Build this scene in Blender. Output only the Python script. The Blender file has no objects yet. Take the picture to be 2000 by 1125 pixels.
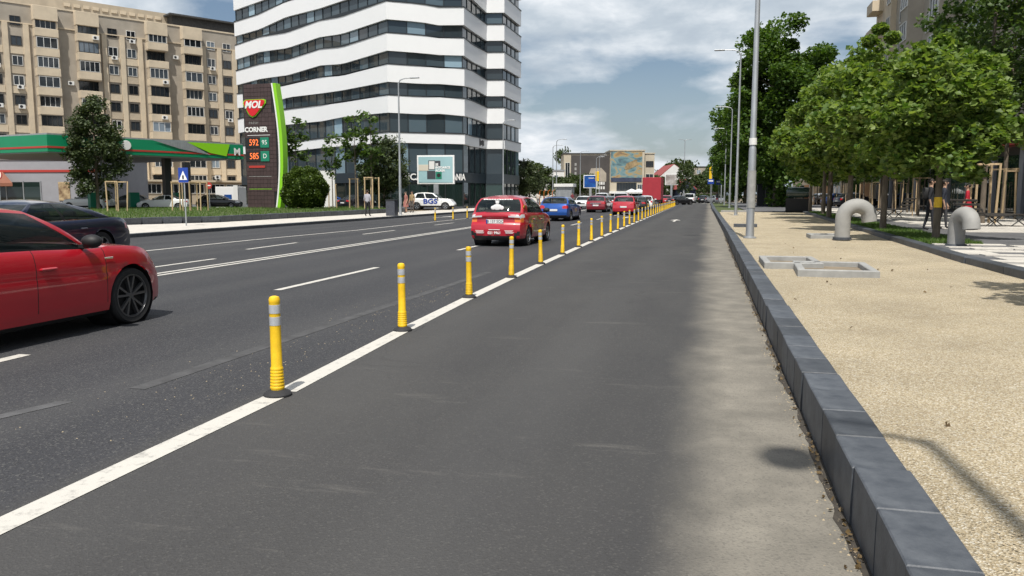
import bpy, bmesh, math, random
import numpy as np
from mathutils import Vector, Matrix
R = math.radians
random.seed(7); rng = np.random.default_rng(7)
scene = bpy.context.scene
COL = scene.collection
# ------------------------------------------------------------------ camera
FPX, HOR, CAMH = 1555.0, 381.0, 1.5
PITCH = math.atan((562.5 - HOR) / FPX); YAW = math.atan(380 / FPX)
cam = bpy.data.cameras.new('camera'); cam_o = bpy.data.objects.new('camera', cam); COL.objects.link(cam_o)
cam_o.location = (0, 0, CAMH); cam_o.rotation_euler = (math.pi / 2 - PITCH, 0, YAW)
cam.sensor_width = 36; cam.lens = 36 * FPX / 2000; cam.clip_start = 0.05; cam.clip_end = 5000
scene.camera = cam_o
# ------------------------------------------------------------------ light
SUN_EL, SHADOW_DIR = 61.0, -5.0          # shadows fall along the road, a little to the left
a = R(SHADOW_DIR); sd = Vector((math.sin(a) * math.cos(R(SUN_EL)), math.cos(a) * math.cos(R(SUN_EL)), -math.sin(R(SUN_EL))))
sun = bpy.data.lights.new('sun', 'SUN'); sun.energy = 4.8; sun.angle = R(0.55); sun.color = (1, 0.955, 0.88)
sun_o = bpy.data.objects.new('sun', sun); COL.objects.link(sun_o); sun_o.location = (20, -40, 80)
sun_o.rotation_euler = sd.to_track_quat('-Z', 'Y').to_euler()
world = bpy.data.worlds.new('World'); scene.world = world; world.use_nodes = True
scene.view_settings.view_transform = 'Standard'; scene.view_settings.look = 'None'
scene.view_settings.exposure = 0.1; scene.view_settings.gamma = 1.0; scene.view_settings.use_curve_mapping = False
def world_nodes():
    nt = world.node_tree; N = nt.nodes; L = nt.links; N.clear()
    out = N.new('ShaderNodeOutputWorld'); bg = N.new('ShaderNodeBackground'); L.new(bg.outputs[0], out.inputs[0])
    sky = N.new('ShaderNodeTexSky'); sky.sky_type = 'NISHITA'; sky.sun_disc = False
    sky.sun_elevation = R(SUN_EL); sky.sun_rotation = math.atan2(-sd.x, -sd.y)
    sky.air_density = 1.0; sky.dust_density = 1.5; sky.ozone_density = 1.2
    sk = N.new('ShaderNodeVectorMath'); sk.operation = 'SCALE'; sk.inputs['Scale'].default_value = 0.085
    L.new(sky.outputs[0], sk.inputs[0])
    tc = N.new('ShaderNodeTexCoord'); sep = N.new('ShaderNodeSeparateXYZ'); L.new(tc.outputs['Generated'], sep.inputs[0])
    def math_(op, a, b=None, clamp=False):
        n = N.new('ShaderNodeMath'); n.operation = op; n.use_clamp = clamp
        for i, x in enumerate((a, b)):
            if x is None: continue
            if isinstance(x, (int, float)): n.inputs[i].default_value = x
            else: L.new(x, n.inputs[i])
        return n.outputs[0]
    zz = math_('ADD', math_('MAXIMUM', sep.outputs[2], 0.0), 0.26)
    comb = N.new('ShaderNodeCombineXYZ')
    L.new(math_('DIVIDE', sep.outputs[0], zz), comb.inputs[0]); L.new(math_('DIVIDE', sep.outputs[1], zz), comb.inputs[1])
    def noise(scale, detail, rough, off, dist=0.0):
        mp = N.new('ShaderNodeMapping'); mp.inputs['Location'].default_value = off; L.new(comb.outputs[0], mp.inputs[0])
        n = N.new('ShaderNodeTexNoise'); n.inputs['Scale'].default_value = scale; n.inputs['Detail'].default_value = detail
        n.inputs['Roughness'].default_value = rough; n.inputs['Distortion'].default_value = dist; L.new(mp.outputs[0], n.inputs['Vector']); return n.outputs['Fac']
    def ramp(x, pts):
        r = N.new('ShaderNodeValToRGB'); e = r.color_ramp.elements
        while len(e) < len(pts): e.new(0.5)
        for k, (p, c) in enumerate(pts): e[k].position = p; e[k].color = c if len(c) == 4 else (*c, 1)
        L.new(x, r.inputs[0]); return r.outputs[0]
    n1 = noise(1.5, 7, 0.52, (3.1, 1.7, 0), 0.25)
    cover = ramp(n1, [(0.41, (0, 0, 0)), (0.53, (1, 1, 1))])
    n2 = noise(1.9, 8, 0.55, (7.4, 2.2, 0), 0.2)
    n3 = noise(4.6, 7, 0.58, (1.4, 9.2, 0), 0.3)
    sh = math_('ADD', math_('MULTIPLY', n2, 0.66), math_('MULTIPLY', n3, 0.34))
    cloud = ramp(sh, [(0.37, (0.42, 0.49, 0.57)), (0.455, (0.52, 0.59, 0.66)), (0.53, (0.72, 0.77, 0.82)), (0.61, (1.05, 1.05, 1.06))])
    mx = N.new('ShaderNodeMixRGB'); L.new(cover, mx.inputs[0]); L.new(sk.outputs[0], mx.inputs[1]); L.new(cloud, mx.inputs[2])
    # low, thick air near the skyline
    hz = ramp(sep.outputs[2], [(0.0, (1, 1, 1)), (0.16, (0, 0, 0))])
    mh = N.new('ShaderNodeMixRGB'); L.new(math_('MULTIPLY', hz, 0.5), mh.inputs[0]); L.new(mx.outputs[0], mh.inputs[1]); mh.inputs[2].default_value = (0.44, 0.52, 0.60, 1)
    L.new(mh.outputs[0], bg.inputs[0]); bg.inputs[1].default_value = 1.0
world_nodes()

def spot(col, dist):
    """ground position at a bearing (photo column) and a distance along the view"""
    x = (col - 1000) * dist / FPX
    return (-dist * math.sin(YAW) + x * math.cos(YAW), dist * math.cos(YAW) + x * math.sin(YAW))

# ------------------------------------------------------------------ materials
MATS = {}
def M(name, col=(.5, .5, .5), rough=.7, metal=0., var=0., vscale=4., bump=0., bscale=60., spec=.5, rnd=0., coat=0., emit=0., detail=4, stretch=(1, 1, 1), col2=None):
    if name in MATS: return MATS[name]
    m = bpy.data.materials.new(name); m.use_nodes = True; nt = m.node_tree; N = nt.nodes; L = nt.links
    b = N['Principled BSDF']; b.inputs['Base Color'].default_value = (*col, 1); b.inputs['Roughness'].default_value = rough
    b.inputs['Metallic'].default_value = metal; b.inputs['Specular IOR Level'].default_value = spec; b.inputs['Coat Weight'].default_value = coat
    b.inputs['Coat Roughness'].default_value = 0.03
    m.diffuse_color = (*col, 1)
    if emit: b.inputs['Emission Color'].default_value = (*col, 1); b.inputs['Emission Strength'].default_value = emit
    if var or bump or rnd:
        tc = N.new('ShaderNodeTexCoord'); mp = N.new('ShaderNodeMapping'); mp.inputs['Scale'].default_value = stretch; L.new(tc.outputs['Object'], mp.inputs[0])
    src = None
    if var:
        n = N.new('ShaderNodeTexNoise'); n.inputs['Scale'].default_value = vscale; n.inputs['Detail'].default_value = detail; n.inputs['Roughness'].default_value = .62; L.new(mp.outputs[0], n.inputs['Vector'])
        r = N.new('ShaderNodeValToRGB'); c2 = col2 or tuple(min(1, c * (1 + var)) for c in col)
        r.color_ramp.elements[0].position = .3; r.color_ramp.elements[0].color = (*[c * (1 - var) for c in col], 1)
        r.color_ramp.elements[1].position = .7; r.color_ramp.elements[1].color = (*c2, 1); L.new(n.outputs['Fac'], r.inputs[0]); src = r.outputs[0]
    if rnd:
        oi = N.new('ShaderNodeObjectInfo'); mr = N.new('ShaderNodeMapRange'); mr.inputs[3].default_value = 1 - rnd; mr.inputs[4].default_value = 1 + rnd; L.new(oi.outputs['Random'], mr.inputs[0])
        mu = N.new('ShaderNodeVectorMath'); mu.operation = 'SCALE'; L.new(mr.outputs[0], mu.inputs['Scale'])
        if src: L.new(src, mu.inputs[0])
        else: mu.inputs[0].default_value = col
        src = mu.outputs[0]
    if src: L.new(src, b.inputs['Base Color'])
    if bump:
        n = N.new('ShaderNodeTexNoise'); n.inputs['Scale'].default_value = bscale; n.inputs['Detail'].default_value = 3; L.new(mp.outputs[0], n.inputs['Vector'])
        bp = N.new('ShaderNodeBump'); bp.inputs['Strength'].default_value = bump; bp.inputs['Distance'].default_value = .02; L.new(n.outputs['Fac'], bp.inputs['Height']); L.new(bp.outputs[0], b.inputs['Normal'])
    MATS[name] = m; return m
def nodes_of(name):
    m = bpy.data.materials.new(name); m.use_nodes = True; MATS[name] = m
    return m, m.node_tree.nodes, m.node_tree.links, m.node_tree.nodes['Principled BSDF']
def glass_mat(name, tint, opac, rough=.02, rnd=0.):
    """tinted pane: mirror-like outside, partly see-through"""
    m, N, L, b = nodes_of(name); b.inputs['Base Color'].default_value = (*tint, 1); b.inputs['Roughness'].default_value = rough; b.inputs['Specular IOR Level'].default_value = .7
    if rnd:
        oi = N.new('ShaderNodeObjectInfo'); r = N.new('ShaderNodeValToRGB'); e = r.color_ramp.elements; r.color_ramp.interpolation = 'CONSTANT'
        while len(e) < 6: e.new(.5)
        for k, (p, f) in enumerate(((0, .6), (.3, 1.), (.55, 1.6), (.74, 3.), (.86, 7.), (.95, 11.))):
            e[k].position = p; e[k].color = (*[min(.6, t * (1 + (f - 1) * rnd)) for t in tint], 1)
        L.new(oi.outputs['Random'], r.inputs[0]); L.new(r.outputs[0], b.inputs['Base Color'])
    if opac < 1:
        t = N.new('ShaderNodeBsdfTransparent'); t.inputs[0].default_value = (.75, .82, .8, 1); mx = N.new('ShaderNodeMixShader'); mx.inputs[0].default_value = opac
        L.new(t.outputs[0], mx.inputs[1]); L.new(b.outputs[0], mx.inputs[2]); L.new(mx.outputs[0], N['Material Output'].inputs[0])
    return m
def leaf_mat(name, c1, c2, trans=.35):
    m, N, L, b = nodes_of(name)
    g = N.new('ShaderNodeNewGeometry'); r = N.new('ShaderNodeValToRGB'); r.color_ramp.elements[0].color = (*c1, 1); r.color_ramp.elements[1].color = (*c2, 1)
    L.new(g.outputs['Random Per Island'], r.inputs[0]); L.new(r.outputs[0], b.inputs['Base Color']); b.inputs['Roughness'].default_value = .5; b.inputs['Specular IOR Level'].default_value = .35
    t = N.new('ShaderNodeBsdfTranslucent'); mu = N.new('ShaderNodeVectorMath'); mu.operation = 'MULTIPLY'; mu.inputs[1].default_value = (1.3, 1.35, .5); L.new(r.outputs[0], mu.inputs[0]); L.new(mu.outputs[0], t.inputs[0])
    mx = N.new('ShaderNodeMixShader'); mx.inputs[0].default_value = trans; L.new(b.outputs[0], mx.inputs[1]); L.new(t.outputs[0], mx.inputs[2]); L.new(mx.outputs[0], N['Material Output'].inputs[0])
    return m
def asphalt_mat():
    m, N, L, b = nodes_of('asphalt')
    g = N.new('ShaderNodeNewGeometry'); sep = N.new('ShaderNodeSeparateXYZ'); L.new(g.outputs['Position'], sep.inputs[0])
    def noise(scale, detail=4, stretch=(1, 1, 1), rough=.6):
        mp = N.new('ShaderNodeMapping'); mp.inputs['Scale'].default_value = stretch; L.new(g.outputs['Position'], mp.inputs[0])
        n = N.new('ShaderNodeTexNoise'); n.inputs['Scale'].default_value = scale; n.inputs['Detail'].default_value = detail; n.inputs['Roughness'].default_value = rough; L.new(mp.outputs[0], n.inputs['Vector']); return n.outputs['Fac']
    def mr(x, a, b_, c, d):
        n = N.new('ShaderNodeMapRange'); n.inputs[1].default_value = a; n.inputs[2].default_value = b_; n.inputs[3].default_value = c; n.inputs[4].default_value = d; L.new(x, n.inputs[0]); return n.outputs[0]
    def mx(f, c1, c2):
        n = N.new('ShaderNodeMixRGB'); L.new(f, n.inputs[0])
        for i, c in ((1, c1), (2, c2)):
            if isinstance(c, tuple): n.inputs[i].default_value = (*c, 1)
            else: L.new(c, n.inputs[i])
        return n.outputs[0]
    def mt(op, a, b_):
        n = N.new('ShaderNodeMath'); n.operation = op; n.use_clamp = True
        for i, x in ((0, a), (1, b_)):
            if isinstance(x, (int, float)): n.inputs[i].default_value = x
            else: L.new(x, n.inputs[i])
        return n.outputs[0]
    base = mx(mr(noise(.35, 5, (1, .25, 1)), .35, .68, 0, 1), (.034, .035, .040), (.049, .0495, .054))
    # aggregate: pale and dark stones in the wearing course
    v = N.new('ShaderNodeTexVoronoi'); v.inputs['Scale'].default_value = 95; L.new(g.outputs['Position'], v.inputs['Vector'])
    sx = N.new('ShaderNodeSeparateXYZ'); L.new(v.outputs['Color'], sx.inputs[0])
    base = mx(mr(sx.outputs[0], .80, 1., 0, .75), base, (.12, .118, .112))
    base = mx(mr(sx.outputs[1], .65, 1., 0, .7), base, (.022, .022, .024))
    # bus lane is an older, browner course
    lane = mr(sep.outputs[0], -3.35, -3.15, 0, 1)
    base = mx(mt('MULTIPLY', lane, .6), base, mx(mr(noise(.9, 5, (1, .35, 1)), .3, .7, 0, 1), (.048, .0465, .045), (.074, .071, .066)))
    # scuffs across the lane
    sc = mt('MULTIPLY', mr(noise(1.3, 6, (.5, 2.6, 1), .7), .60, .78, 0, .5), lane)
    base = mx(sc, base, (.17, .16, .145))
    # wheel tracks: polished, slightly paler bands along each lane
    wv = N.new('ShaderNodeMath'); wv.operation = 'SINE'; wm = N.new('ShaderNodeMath'); wm.operation = 'MULTIPLY'; wm.inputs[1].default_value = 3.9; L.new(sep.outputs[0], wm.inputs[0]); L.new(wm.outputs[0], wv.inputs[0])
    base = mx(mt('MULTIPLY', mr(wv.outputs[0], -.2, 1., 0, .28), mr(noise(.5, 4, (1, .12, 1)), .35, .65, .2, 1)), base, (.085, .084, .083))
    # sealed cracks and drips
    vc = N.new('ShaderNodeTexVoronoi'); vc.feature = 'DISTANCE_TO_EDGE'; vc.inputs['Scale'].default_value = .22; nd = N.new('ShaderNodeVectorMath'); nd.operation = 'MULTIPLY_ADD'; nd.inputs[1].default_value = (1.2, 1.2, 0); nz = N.new('ShaderNodeTexNoise'); nz.inputs['Scale'].default_value = 1.1; nz.inputs['Detail'].default_value = 6; L.new(g.outputs['Position'], nz.inputs['Vector']); L.new(nz.outputs['Color'], nd.inputs[0]); L.new(g.outputs['Position'], nd.inputs[2]); L.new(nd.outputs[0], vc.inputs['Vector'])
    base = mx(mt('MULTIPLY', mr(vc.outputs['Distance'], .0, .0035, .55, 0), mr(noise(.3, 2), .45, .6, 0, 1)), base, (.02, .02, .021))
    base = mx(mr(noise(3.2, 3, (1, .7, 1)), .70, .78, 0, .45), base, (.028, .028, .03))
    # concrete channel and washed-out dust along the kerb
    e = N.new('ShaderNodeMath'); e.operation = 'MULTIPLY_ADD'; e.inputs[1].default_value = .8; e.inputs[2].default_value = -.46
    L.new(noise(.55, 7, (1, .45, 1), .65), e.inputs[0])
    ex = N.new('ShaderNodeMath'); ex.operation = 'ADD'; L.new(e.outputs[0], ex.inputs[0]); L.new(sep.outputs[0], ex.inputs[1])
    rp = N.new('ShaderNodeMapRange'); rp.interpolation_type = 'SMOOTHSTEP'; rp.inputs[1].default_value = -.36; rp.inputs[2].default_value = .22; rp.inputs[4].default_value = .92; L.new(ex.outputs[0], rp.inputs[0])
    dust = mx(mr(noise(2.2, 6), .3, .7, 0, 1), (.145, .134, .113), (.265, .243, .203))
    dust = mx(mr(sx.outputs[2], .7, 1., 0, .4), dust, (.09, .085, .075))
    base = mx(rp.outputs[0], base, dust)
    L.new(base, b.inputs['Base Color']); b.inputs['Roughness'].default_value = .82; b.inputs['Specular IOR Level'].default_value = .35
    bp = N.new('ShaderNodeBump'); bp.inputs['Strength'].default_value = .55; bp.inputs['Distance'].default_value = .006; L.new(v.outputs['Distance'], bp.inputs['Height']); L.new(bp.outputs[0], b.inputs['Normal'])
    return m
def paint_mat():
    m, N, L, b = nodes_of('road_paint'); g = N.new('ShaderNodeNewGeometry')
    n = N.new('ShaderNodeTexNoise'); n.inputs['Scale'].default_value = 9; n.inputs['Detail'].default_value = 8; n.inputs['Roughness'].default_value = .75; L.new(g.outputs['Position'], n.inputs['Vector'])
    r = N.new('ShaderNodeValToRGB'); e = r.color_ramp.elements; e[0].position = .30; e[0].color = (.24, .235, .22, 1); e[1].position = .47; e[1].color = (.53, .51, .465, 1); L.new(n.outputs['Fac'], r.inputs[0])
    L.new(r.outputs[0], b.inputs['Base Color']); b.inputs['Roughness'].default_value = .7
    return m
def gravel_mat():
    m, N, L, b = nodes_of('sand_gravel'); g = N.new('ShaderNodeNewGeometry')
    v = N.new('ShaderNodeTexVoronoi'); v.inputs['Scale'].default_value = 130; L.new(g.outputs['Position'], v.inputs['Vector'])
    sx = N.new('ShaderNodeSeparateXYZ'); L.new(v.outputs['Color'], sx.inputs[0])
    r = N.new('ShaderNodeValToRGB'); e = r.color_ramp.elements
    while len(e) < 5: e.new(.5)
    for k, (p, c) in enumerate(((0, (.21, .175, .12)), (.25, (.38, .305, .195)), (.55, (.46, .38, .25)), (.85, (.55, .485, .365)), (1, (.70, .66, .57)))):
        e[k].position = p; e[k].color = (*c, 1)
    L.new(sx.outputs[0], r.inputs[0])
    n = N.new('ShaderNodeTexNoise'); n.inputs['Scale'].default_value = .8; n.inputs['Detail'].default_value = 8; n.inputs['Roughness'].default_value = .7; L.new(g.outputs['Position'], n.inputs['Vector'])
    mr = N.new('ShaderNodeMapRange'); mr.inputs[1].default_value = .3; mr.inputs[2].default_value = .7; mr.inputs[3].default_value = .80; mr.inputs[4].default_value = 1.12; L.new(n.outputs['Fac'], mr.inputs[0])
    mu = N.new('ShaderNodeVectorMath'); mu.operation = 'SCALE'; L.new(r.outputs[0], mu.inputs[0]); L.new(mr.outputs[0], mu.inputs['Scale']); L.new(mu.outputs[0], b.inputs['Base Color'])
    b.inputs['Roughness'].default_value = .9; b.inputs['Specular IOR Level'].default_value = .2
    n2 = N.new('ShaderNodeTexNoise'); n2.inputs['Scale'].default_value = 6; n2.inputs['Detail'].default_value = 8; n2.inputs['Roughness'].default_value = .75; L.new(g.outputs['Position'], n2.inputs['Vector'])
    ad = N.new('ShaderNodeMath'); ad.operation = 'MULTIPLY_ADD'; ad.inputs[1].default_value = 1.6; L.new(n2.outputs['Fac'], ad.inputs[0]); L.new(v.outputs['Distance'], ad.inputs[2])
    bp = N.new('ShaderNodeBump'); bp.inputs['Strength'].default_value = .8; bp.inputs['Distance'].default_value = .012; L.new(ad.outputs[0], bp.inputs['Height']); L.new(bp.outputs[0], b.inputs['Normal'])
    return m
def mural_mat():
    m, N, L, b = nodes_of('mural_teal'); tc = N.new('ShaderNodeTexCoord'); mp = N.new('ShaderNodeMapping'); mp.inputs['Rotation'].default_value = (0, .5, 0); mp.inputs['Scale'].default_value = (1, 1, 1.7); L.new(tc.outputs['Object'], mp.inputs[0])
    n = N.new('ShaderNodeTexNoise'); n.inputs['Scale'].default_value = .34; n.inputs['Detail'].default_value = 5; n.inputs['Distortion'].default_value = .8; L.new(mp.outputs[0], n.inputs['Vector'])
    r = N.new('ShaderNodeValToRGB'); e = r.color_ramp.elements
    while len(e) < 6: e.new(.5)
    for k, (p, c) in enumerate(((.30, (.05, .07, .10)), (.42, (.10, .19, .21)), (.50, (.16, .26, .28)), (.56, (.30, .26, .16)), (.62, (.36, .24, .10)), (.72, (.12, .09, .08)))): e[k].position = p; e[k].color = (*c, 1)
    L.new(n.outputs['Fac'], r.inputs[0]); L.new(r.outputs[0], b.inputs['Base Color']); b.inputs['Roughness'].default_value = .8
asphalt_mat(); paint_mat(); gravel_mat(); mural_mat()
M('granite', (.044, .052, .066), .55, var=.25, vscale=7, bump=.12, bscale=70, rnd=.28, detail=8, col2=(.085, .093, .105))
M('concrete', (.30, .30, .29), .8, var=.15, vscale=5, bump=.2, bscale=80)
M('pale_stone', (.52, .49, .44), .75, var=.15, vscale=3, bump=.1, rnd=.12)
M('sculpture_concrete', (.30, .295, .28), .75, var=.10, vscale=3, bump=.15, bscale=90)
M('path_asphalt', (.11, .11, .115), .85, var=.25, vscale=2, bump=.3, bscale=120)
M('earth', (.20, .16, .11), .95, var=.3, vscale=2)
M('grass_soil', (.05, .095, .02), .95, var=.45, vscale=3, bump=.8, bscale=30, col2=(.11, .13, .04))
leaf_mat('grass_blade', (.05, .11, .018), (.13, .20, .045), .3)
leaf_mat('leaf_plane', (.06, .125, .022), (.25, .33, .09), .45)
leaf_mat('leaf_dark', (.035, .085, .013), (.115, .19, .036), .40)
leaf_mat('leaf_lime', (.034, .078, .017), (.11, .165, .045), .38)
leaf_mat('leaf_conifer', (.028, .048, .018), (.085, .11, .045), .2)
leaf_mat('leaf_hedge', (.025, .055, .008), (.10, .15, .022), .25)
leaf_mat('leaf_far', (.035, .06, .018), (.085, .115, .04), .3)
leaf_mat('leaf_litter', (.07, .045, .02), (.16, .11, .05), .1)
M('bark', (.13, .105, .08), .9, var=.35, vscale=9, bump=.6, bscale=25, stretch=(1, 1, .3))
M('bark_pale', (.24, .21, .16), .9, var=.3, vscale=9, bump=.4, bscale=25)
M('stake_wood', (.46, .34, .20), .8, var=.2, vscale=12, stretch=(1, 1, .2), rnd=.2)
M('yellow_plastic', (.80, .50, .014), .45, var=.14, vscale=11, rnd=.10, detail=8)
M('black_rubber', (.022, .022, .024), .75, var=.2, vscale=20)
M('silver_band', (.55, .57, .60), .3, metal=.35, var=.08, vscale=30)
M('galvanised', (.38, .40, .42), .45, metal=.55, var=.12, vscale=5, stretch=(1, 1, .3))
M('dark_metal', (.03, .032, .036), .5, metal=.3)
M('white_paint', (.78, .78, .77), .5, var=.03); M('white_plastic', (.72, .72, .70), .45)
M('black', (.012, .012, .013), .6); M('chrome', (.75, .76, .78), .12, metal=1.)
glass_mat('car_glass', (.012, .018, .019), .62); glass_mat('office_glass', (.042, .060, .072), .96, rnd=.6)
glass_mat('shop_glass', (.012, .022, .02), .9, rnd=.3); glass_mat('flat_glass', (.022, .027, .032), .94, .06, rnd=1.)
M('interior', (.03, .03, .032), .8); M('seat_cloth', (.05, .05, .055), .9)
M('tyre', (.018, .018, .019), .8, bump=.1); M('rim_silver', (.42, .43, .45), .3, metal=.85); M('rim_dark', (.05, .05, .055), .3, metal=.7)
M('lamp_red', (.42, .012, .015), .15, coat=1.); M('lamp_orange', (.75, .17, .02), .2, coat=1.); M('lamp_clear', (.62, .64, .66), .1, coat=1.)
M('plate_white', (.75, .75, .74), .4); M('blue_sign', (.012, .05, .30), .4)
def car_paint(name, col, metal=.0, rough=.35): return M(name, col, rough, metal=metal, coat=1., spec=.5)
car_paint('paint_red', (.40, .008, .018)); car_paint('paint_cherry', (.42, .009, .024)); M('rim_grey', (.16, .16, .165), .3, metal=.7); car_paint('paint_navy', (.010, .013, .035), .3)
car_paint('paint_blue', (.012, .085, .36), .35); car_paint('paint_white', (.74, .75, .75)); car_paint('paint_maroon', (.22, .012, .022), .25)
car_paint('paint_black', (.010, .010, .013), .2); car_paint('paint_silver', (.40, .41, .42), .7)
# ------------------------------------------------------------------ mesh helpers
class MB:
    def __init__(s): s.v = []; s.f = []; s.mi = []; s.cur = 0
    def add(s, vs, fs):
        o = len(s.v); s.v += [tuple(p) for p in vs]; s.f += [tuple(i + o for i in f) for f in fs]; s.mi += [s.cur] * len(fs); return s
    def mat(s, k): s.cur = k; return s
    def box(s, c, d, rz=0., bev=0.):
        x, y, z = d[0] / 2, d[1] / 2, d[2] / 2; cs, sn = math.cos(rz), math.sin(rz)
        if not bev:
            P = [(i * x, j * y, k * z) for k in (-1, 1) for j in (-1, 1) for i in (-1, 1)]
            F = [(0, 2, 3, 1), (4, 5, 7, 6), (0, 1, 5, 4), (2, 6, 7, 3), (0, 4, 6, 2), (1, 3, 7, 5)]
        else:
            b = min(bev, x * .9, y * .9, z * .9)
            def ring(xx, yy, zz): return [(-xx, -yy, zz), (xx, -yy, zz), (xx, yy, zz), (-xx, yy, zz)]
            P = ring(x - b, y - b, -z) + ring(x, y, -z + b) + ring(x, y, z - b) + ring(x - b, y - b, z); F = [(3, 2, 1, 0), (12, 13, 14, 15)]
            for q in range(3):
                for i in range(4): j = (i + 1) % 4; F.append((q * 4 + i, q * 4 + j, q * 4 + 4 + j, q * 4 + 4 + i))
        return s.add([(c[0] + p[0] * cs - p[1] * sn, c[1] + p[0] * sn + p[1] * cs, c[2] + p[2]) for p in P], F)
    def ext(s, p0, p1): return s.box([(p0[i] + p1[i]) / 2 for i in range(3)], [abs(p1[i] - p0[i]) for i in range(3)])
    def lathe(s, prof, seg=16, c=(0, 0, 0), axis='z', caps=True):
        P = []; n = len(prof)
        for r, z in prof:
            for i in range(seg):
                t = 2 * math.pi * i / seg; u, w = r * math.cos(t), r * math.sin(t)
                q = (u, w, z) if axis == 'z' else ((u, z, -w) if axis == 'y' else (z, u, w)); P.append((c[0] + q[0], c[1] + q[1], c[2] + q[2]))
        F = []
        for k in range(n - 1):
            for i in range(seg): j = (i + 1) % seg; F.append((k * seg + i, k * seg + j, (k + 1) * seg + j, (k + 1) * seg + i))
        if caps: F.append(tuple(reversed(range(seg)))); F.append(tuple((n - 1) * seg + i for i in range(seg)))
        return s.add(P, F)
    def tube(s, pts, rad, seg=8):
        pts = [Vector(p) for p in pts]; n = len(pts); rad = [float(r) for r in rad] if hasattr(rad, '__len__') else [float(rad)] * n; P = []; up = None
        for k in range(n):
            t = (pts[min(k + 1, n - 1)] - pts[max(k - 1, 0)]).normalized()
            if up is None: up = Vector((1, 0, 0)) if abs(t.x) < .8 else Vector((0, 1, 0))
            u = t.cross(up).normalized(); w = u.cross(t).normalized(); up = w
            for i in range(seg):
                an = 2 * math.pi * i / seg; P.append(pts[k] + rad[k] * (math.cos(an) * u + math.sin(an) * w))
        F = [tuple(range(seg)), tuple((n - 1) * seg + i for i in reversed(range(seg)))]
        for k in range(n - 1):
            for i in range(seg): j = (i + 1) % seg; F.append((k * seg + j, k * seg + i, (k + 1) * seg + i, (k + 1) * seg + j))
        return s.add(P, F)
    def prism(s, poly, z0, z1, axis='z'):
        """polygon (counter-clockwise) pushed along an axis; axis y: poly in x,z"""
        n = len(poly)
        P = [((x, y, z) if axis == 'z' else ((x, z, y) if axis == 'y' else (z, x, y))) for z in (z0, z1) for x, y in poly]
        F = [tuple(reversed(range(n))), tuple(range(n, 2 * n))] + [(i, (i + 1) % n, n + (i + 1) % n, n + i) for i in range(n)]
        if axis == 'y': F = [tuple(reversed(f)) for f in F]
        return s.add(P, F)
    def ell(s, c, r, nu=12, nv=8, rz=0.):
        prof = [(max(1e-4, math.sin(math.pi * k / nv)), -math.cos(math.pi * k / nv)) for k in range(nv + 1)]
        o = len(s.v); s.lathe(prof, nu, caps=False); cs, sn = math.cos(rz), math.sin(rz)
        for i in range(o, len(s.v)):
            x, y, z = s.v[i]; x *= r[0]; y *= r[1]; s.v[i] = (c[0] + x * cs - y * sn, c[1] + x * sn + y * cs, c[2] + z * r[2])
        return s
    def mesh(s, name, mats, smooth=None):
        me = bpy.data.meshes.new(name); me.from_pydata(s.v, [], s.f)
        for m in (mats if isinstance(mats, (list, tuple)) else [mats]): me.materials.append(MATS[m])
        if any(s.mi): me.polygons.foreach_set('material_index', s.mi)
        if smooth is not None:
            me.polygons.foreach_set('use_smooth', [True] * len(s.f)); me.set_sharp_from_angle(angle=R(smooth))
        me.update(); return me
    def build(s, name, mats, parent=None, loc=(0, 0, 0), rz=0., smooth=None, recalc=False):
        me = s.mesh(name, mats, smooth)
        if recalc: b = bmesh.new(); b.from_mesh(me); bmesh.ops.recalc_face_normals(b, faces=b.faces); b.to_mesh(me); b.free()
        return put(name, me, parent, loc, rz)
def put(name, me, parent=None, loc=(0, 0, 0), rz=0.):
    o = bpy.data.objects.new(name, me); COL.objects.link(o); o.location = loc; o.rotation_euler = (0, 0, rz)
    if parent is not None: o.parent = parent
    return o
def tag(o, label, cat, group=None):
    o['label'] = label; o['category'] = cat
    if group: o['group'] = group
    return o
def thing(name, label, cat, loc=(0, 0, 0), rz=0., group=None):
    o = put(name, None, None, loc, rz); o.empty_display_size = .3; return tag(o, label, cat, group)
def struct(o): o['kind'] = 'structure'; return o
def stuff(o): o['kind'] = 'stuff'; return o
def dup(root, loc, rz=0., label=None, scale=None):
    def cp(o, par):
        c = o.copy(); COL.objects.link(c); c.parent = par
        for ch in o.children: cp(ch, c)
        return c
    r = cp(root, None); r.location = loc; r.rotation_euler = (0, 0, rz)
    if scale: r.scale = scale if hasattr(scale, '__len__') else (scale,) * 3
    if label: r['label'] = label
    return r
def text_mesh(body, size, depth=.004, shear=0., bold=0., align='CENTER', spacing=1.):
    cu = bpy.data.curves.new('lettering', 'FONT'); cu.body = body; cu.size = size; cu.extrude = depth; cu.shear = shear; cu.offset = bold; cu.align_x = align; cu.align_y = 'CENTER'; cu.space_character = spacing
    cu.resolution_u = 3; ob = bpy.data.objects.new('lettering', cu); COL.objects.link(ob); dg = bpy.context.evaluated_depsgraph_get()
    me = bpy.data.meshes.new_from_object(ob.evaluated_get(dg)); bpy.data.objects.remove(ob); return me
def text(body, size, mat, parent, loc, rot=(math.pi / 2, 0, 0), name='lettering', sx=1., **k):
    me = text_mesh(body, size, **k); me.materials.clear(); me.materials.append(MATS[mat]); o = put(name, me, parent, loc); o.rotation_euler = rot; o.scale = (sx, 1, 1); return o
def flat(mb, pts, z):   # a sheet from a ground polygon
    return mb.add([(x, y, z) for x, y in pts], [tuple(range(len(pts)))])

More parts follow.
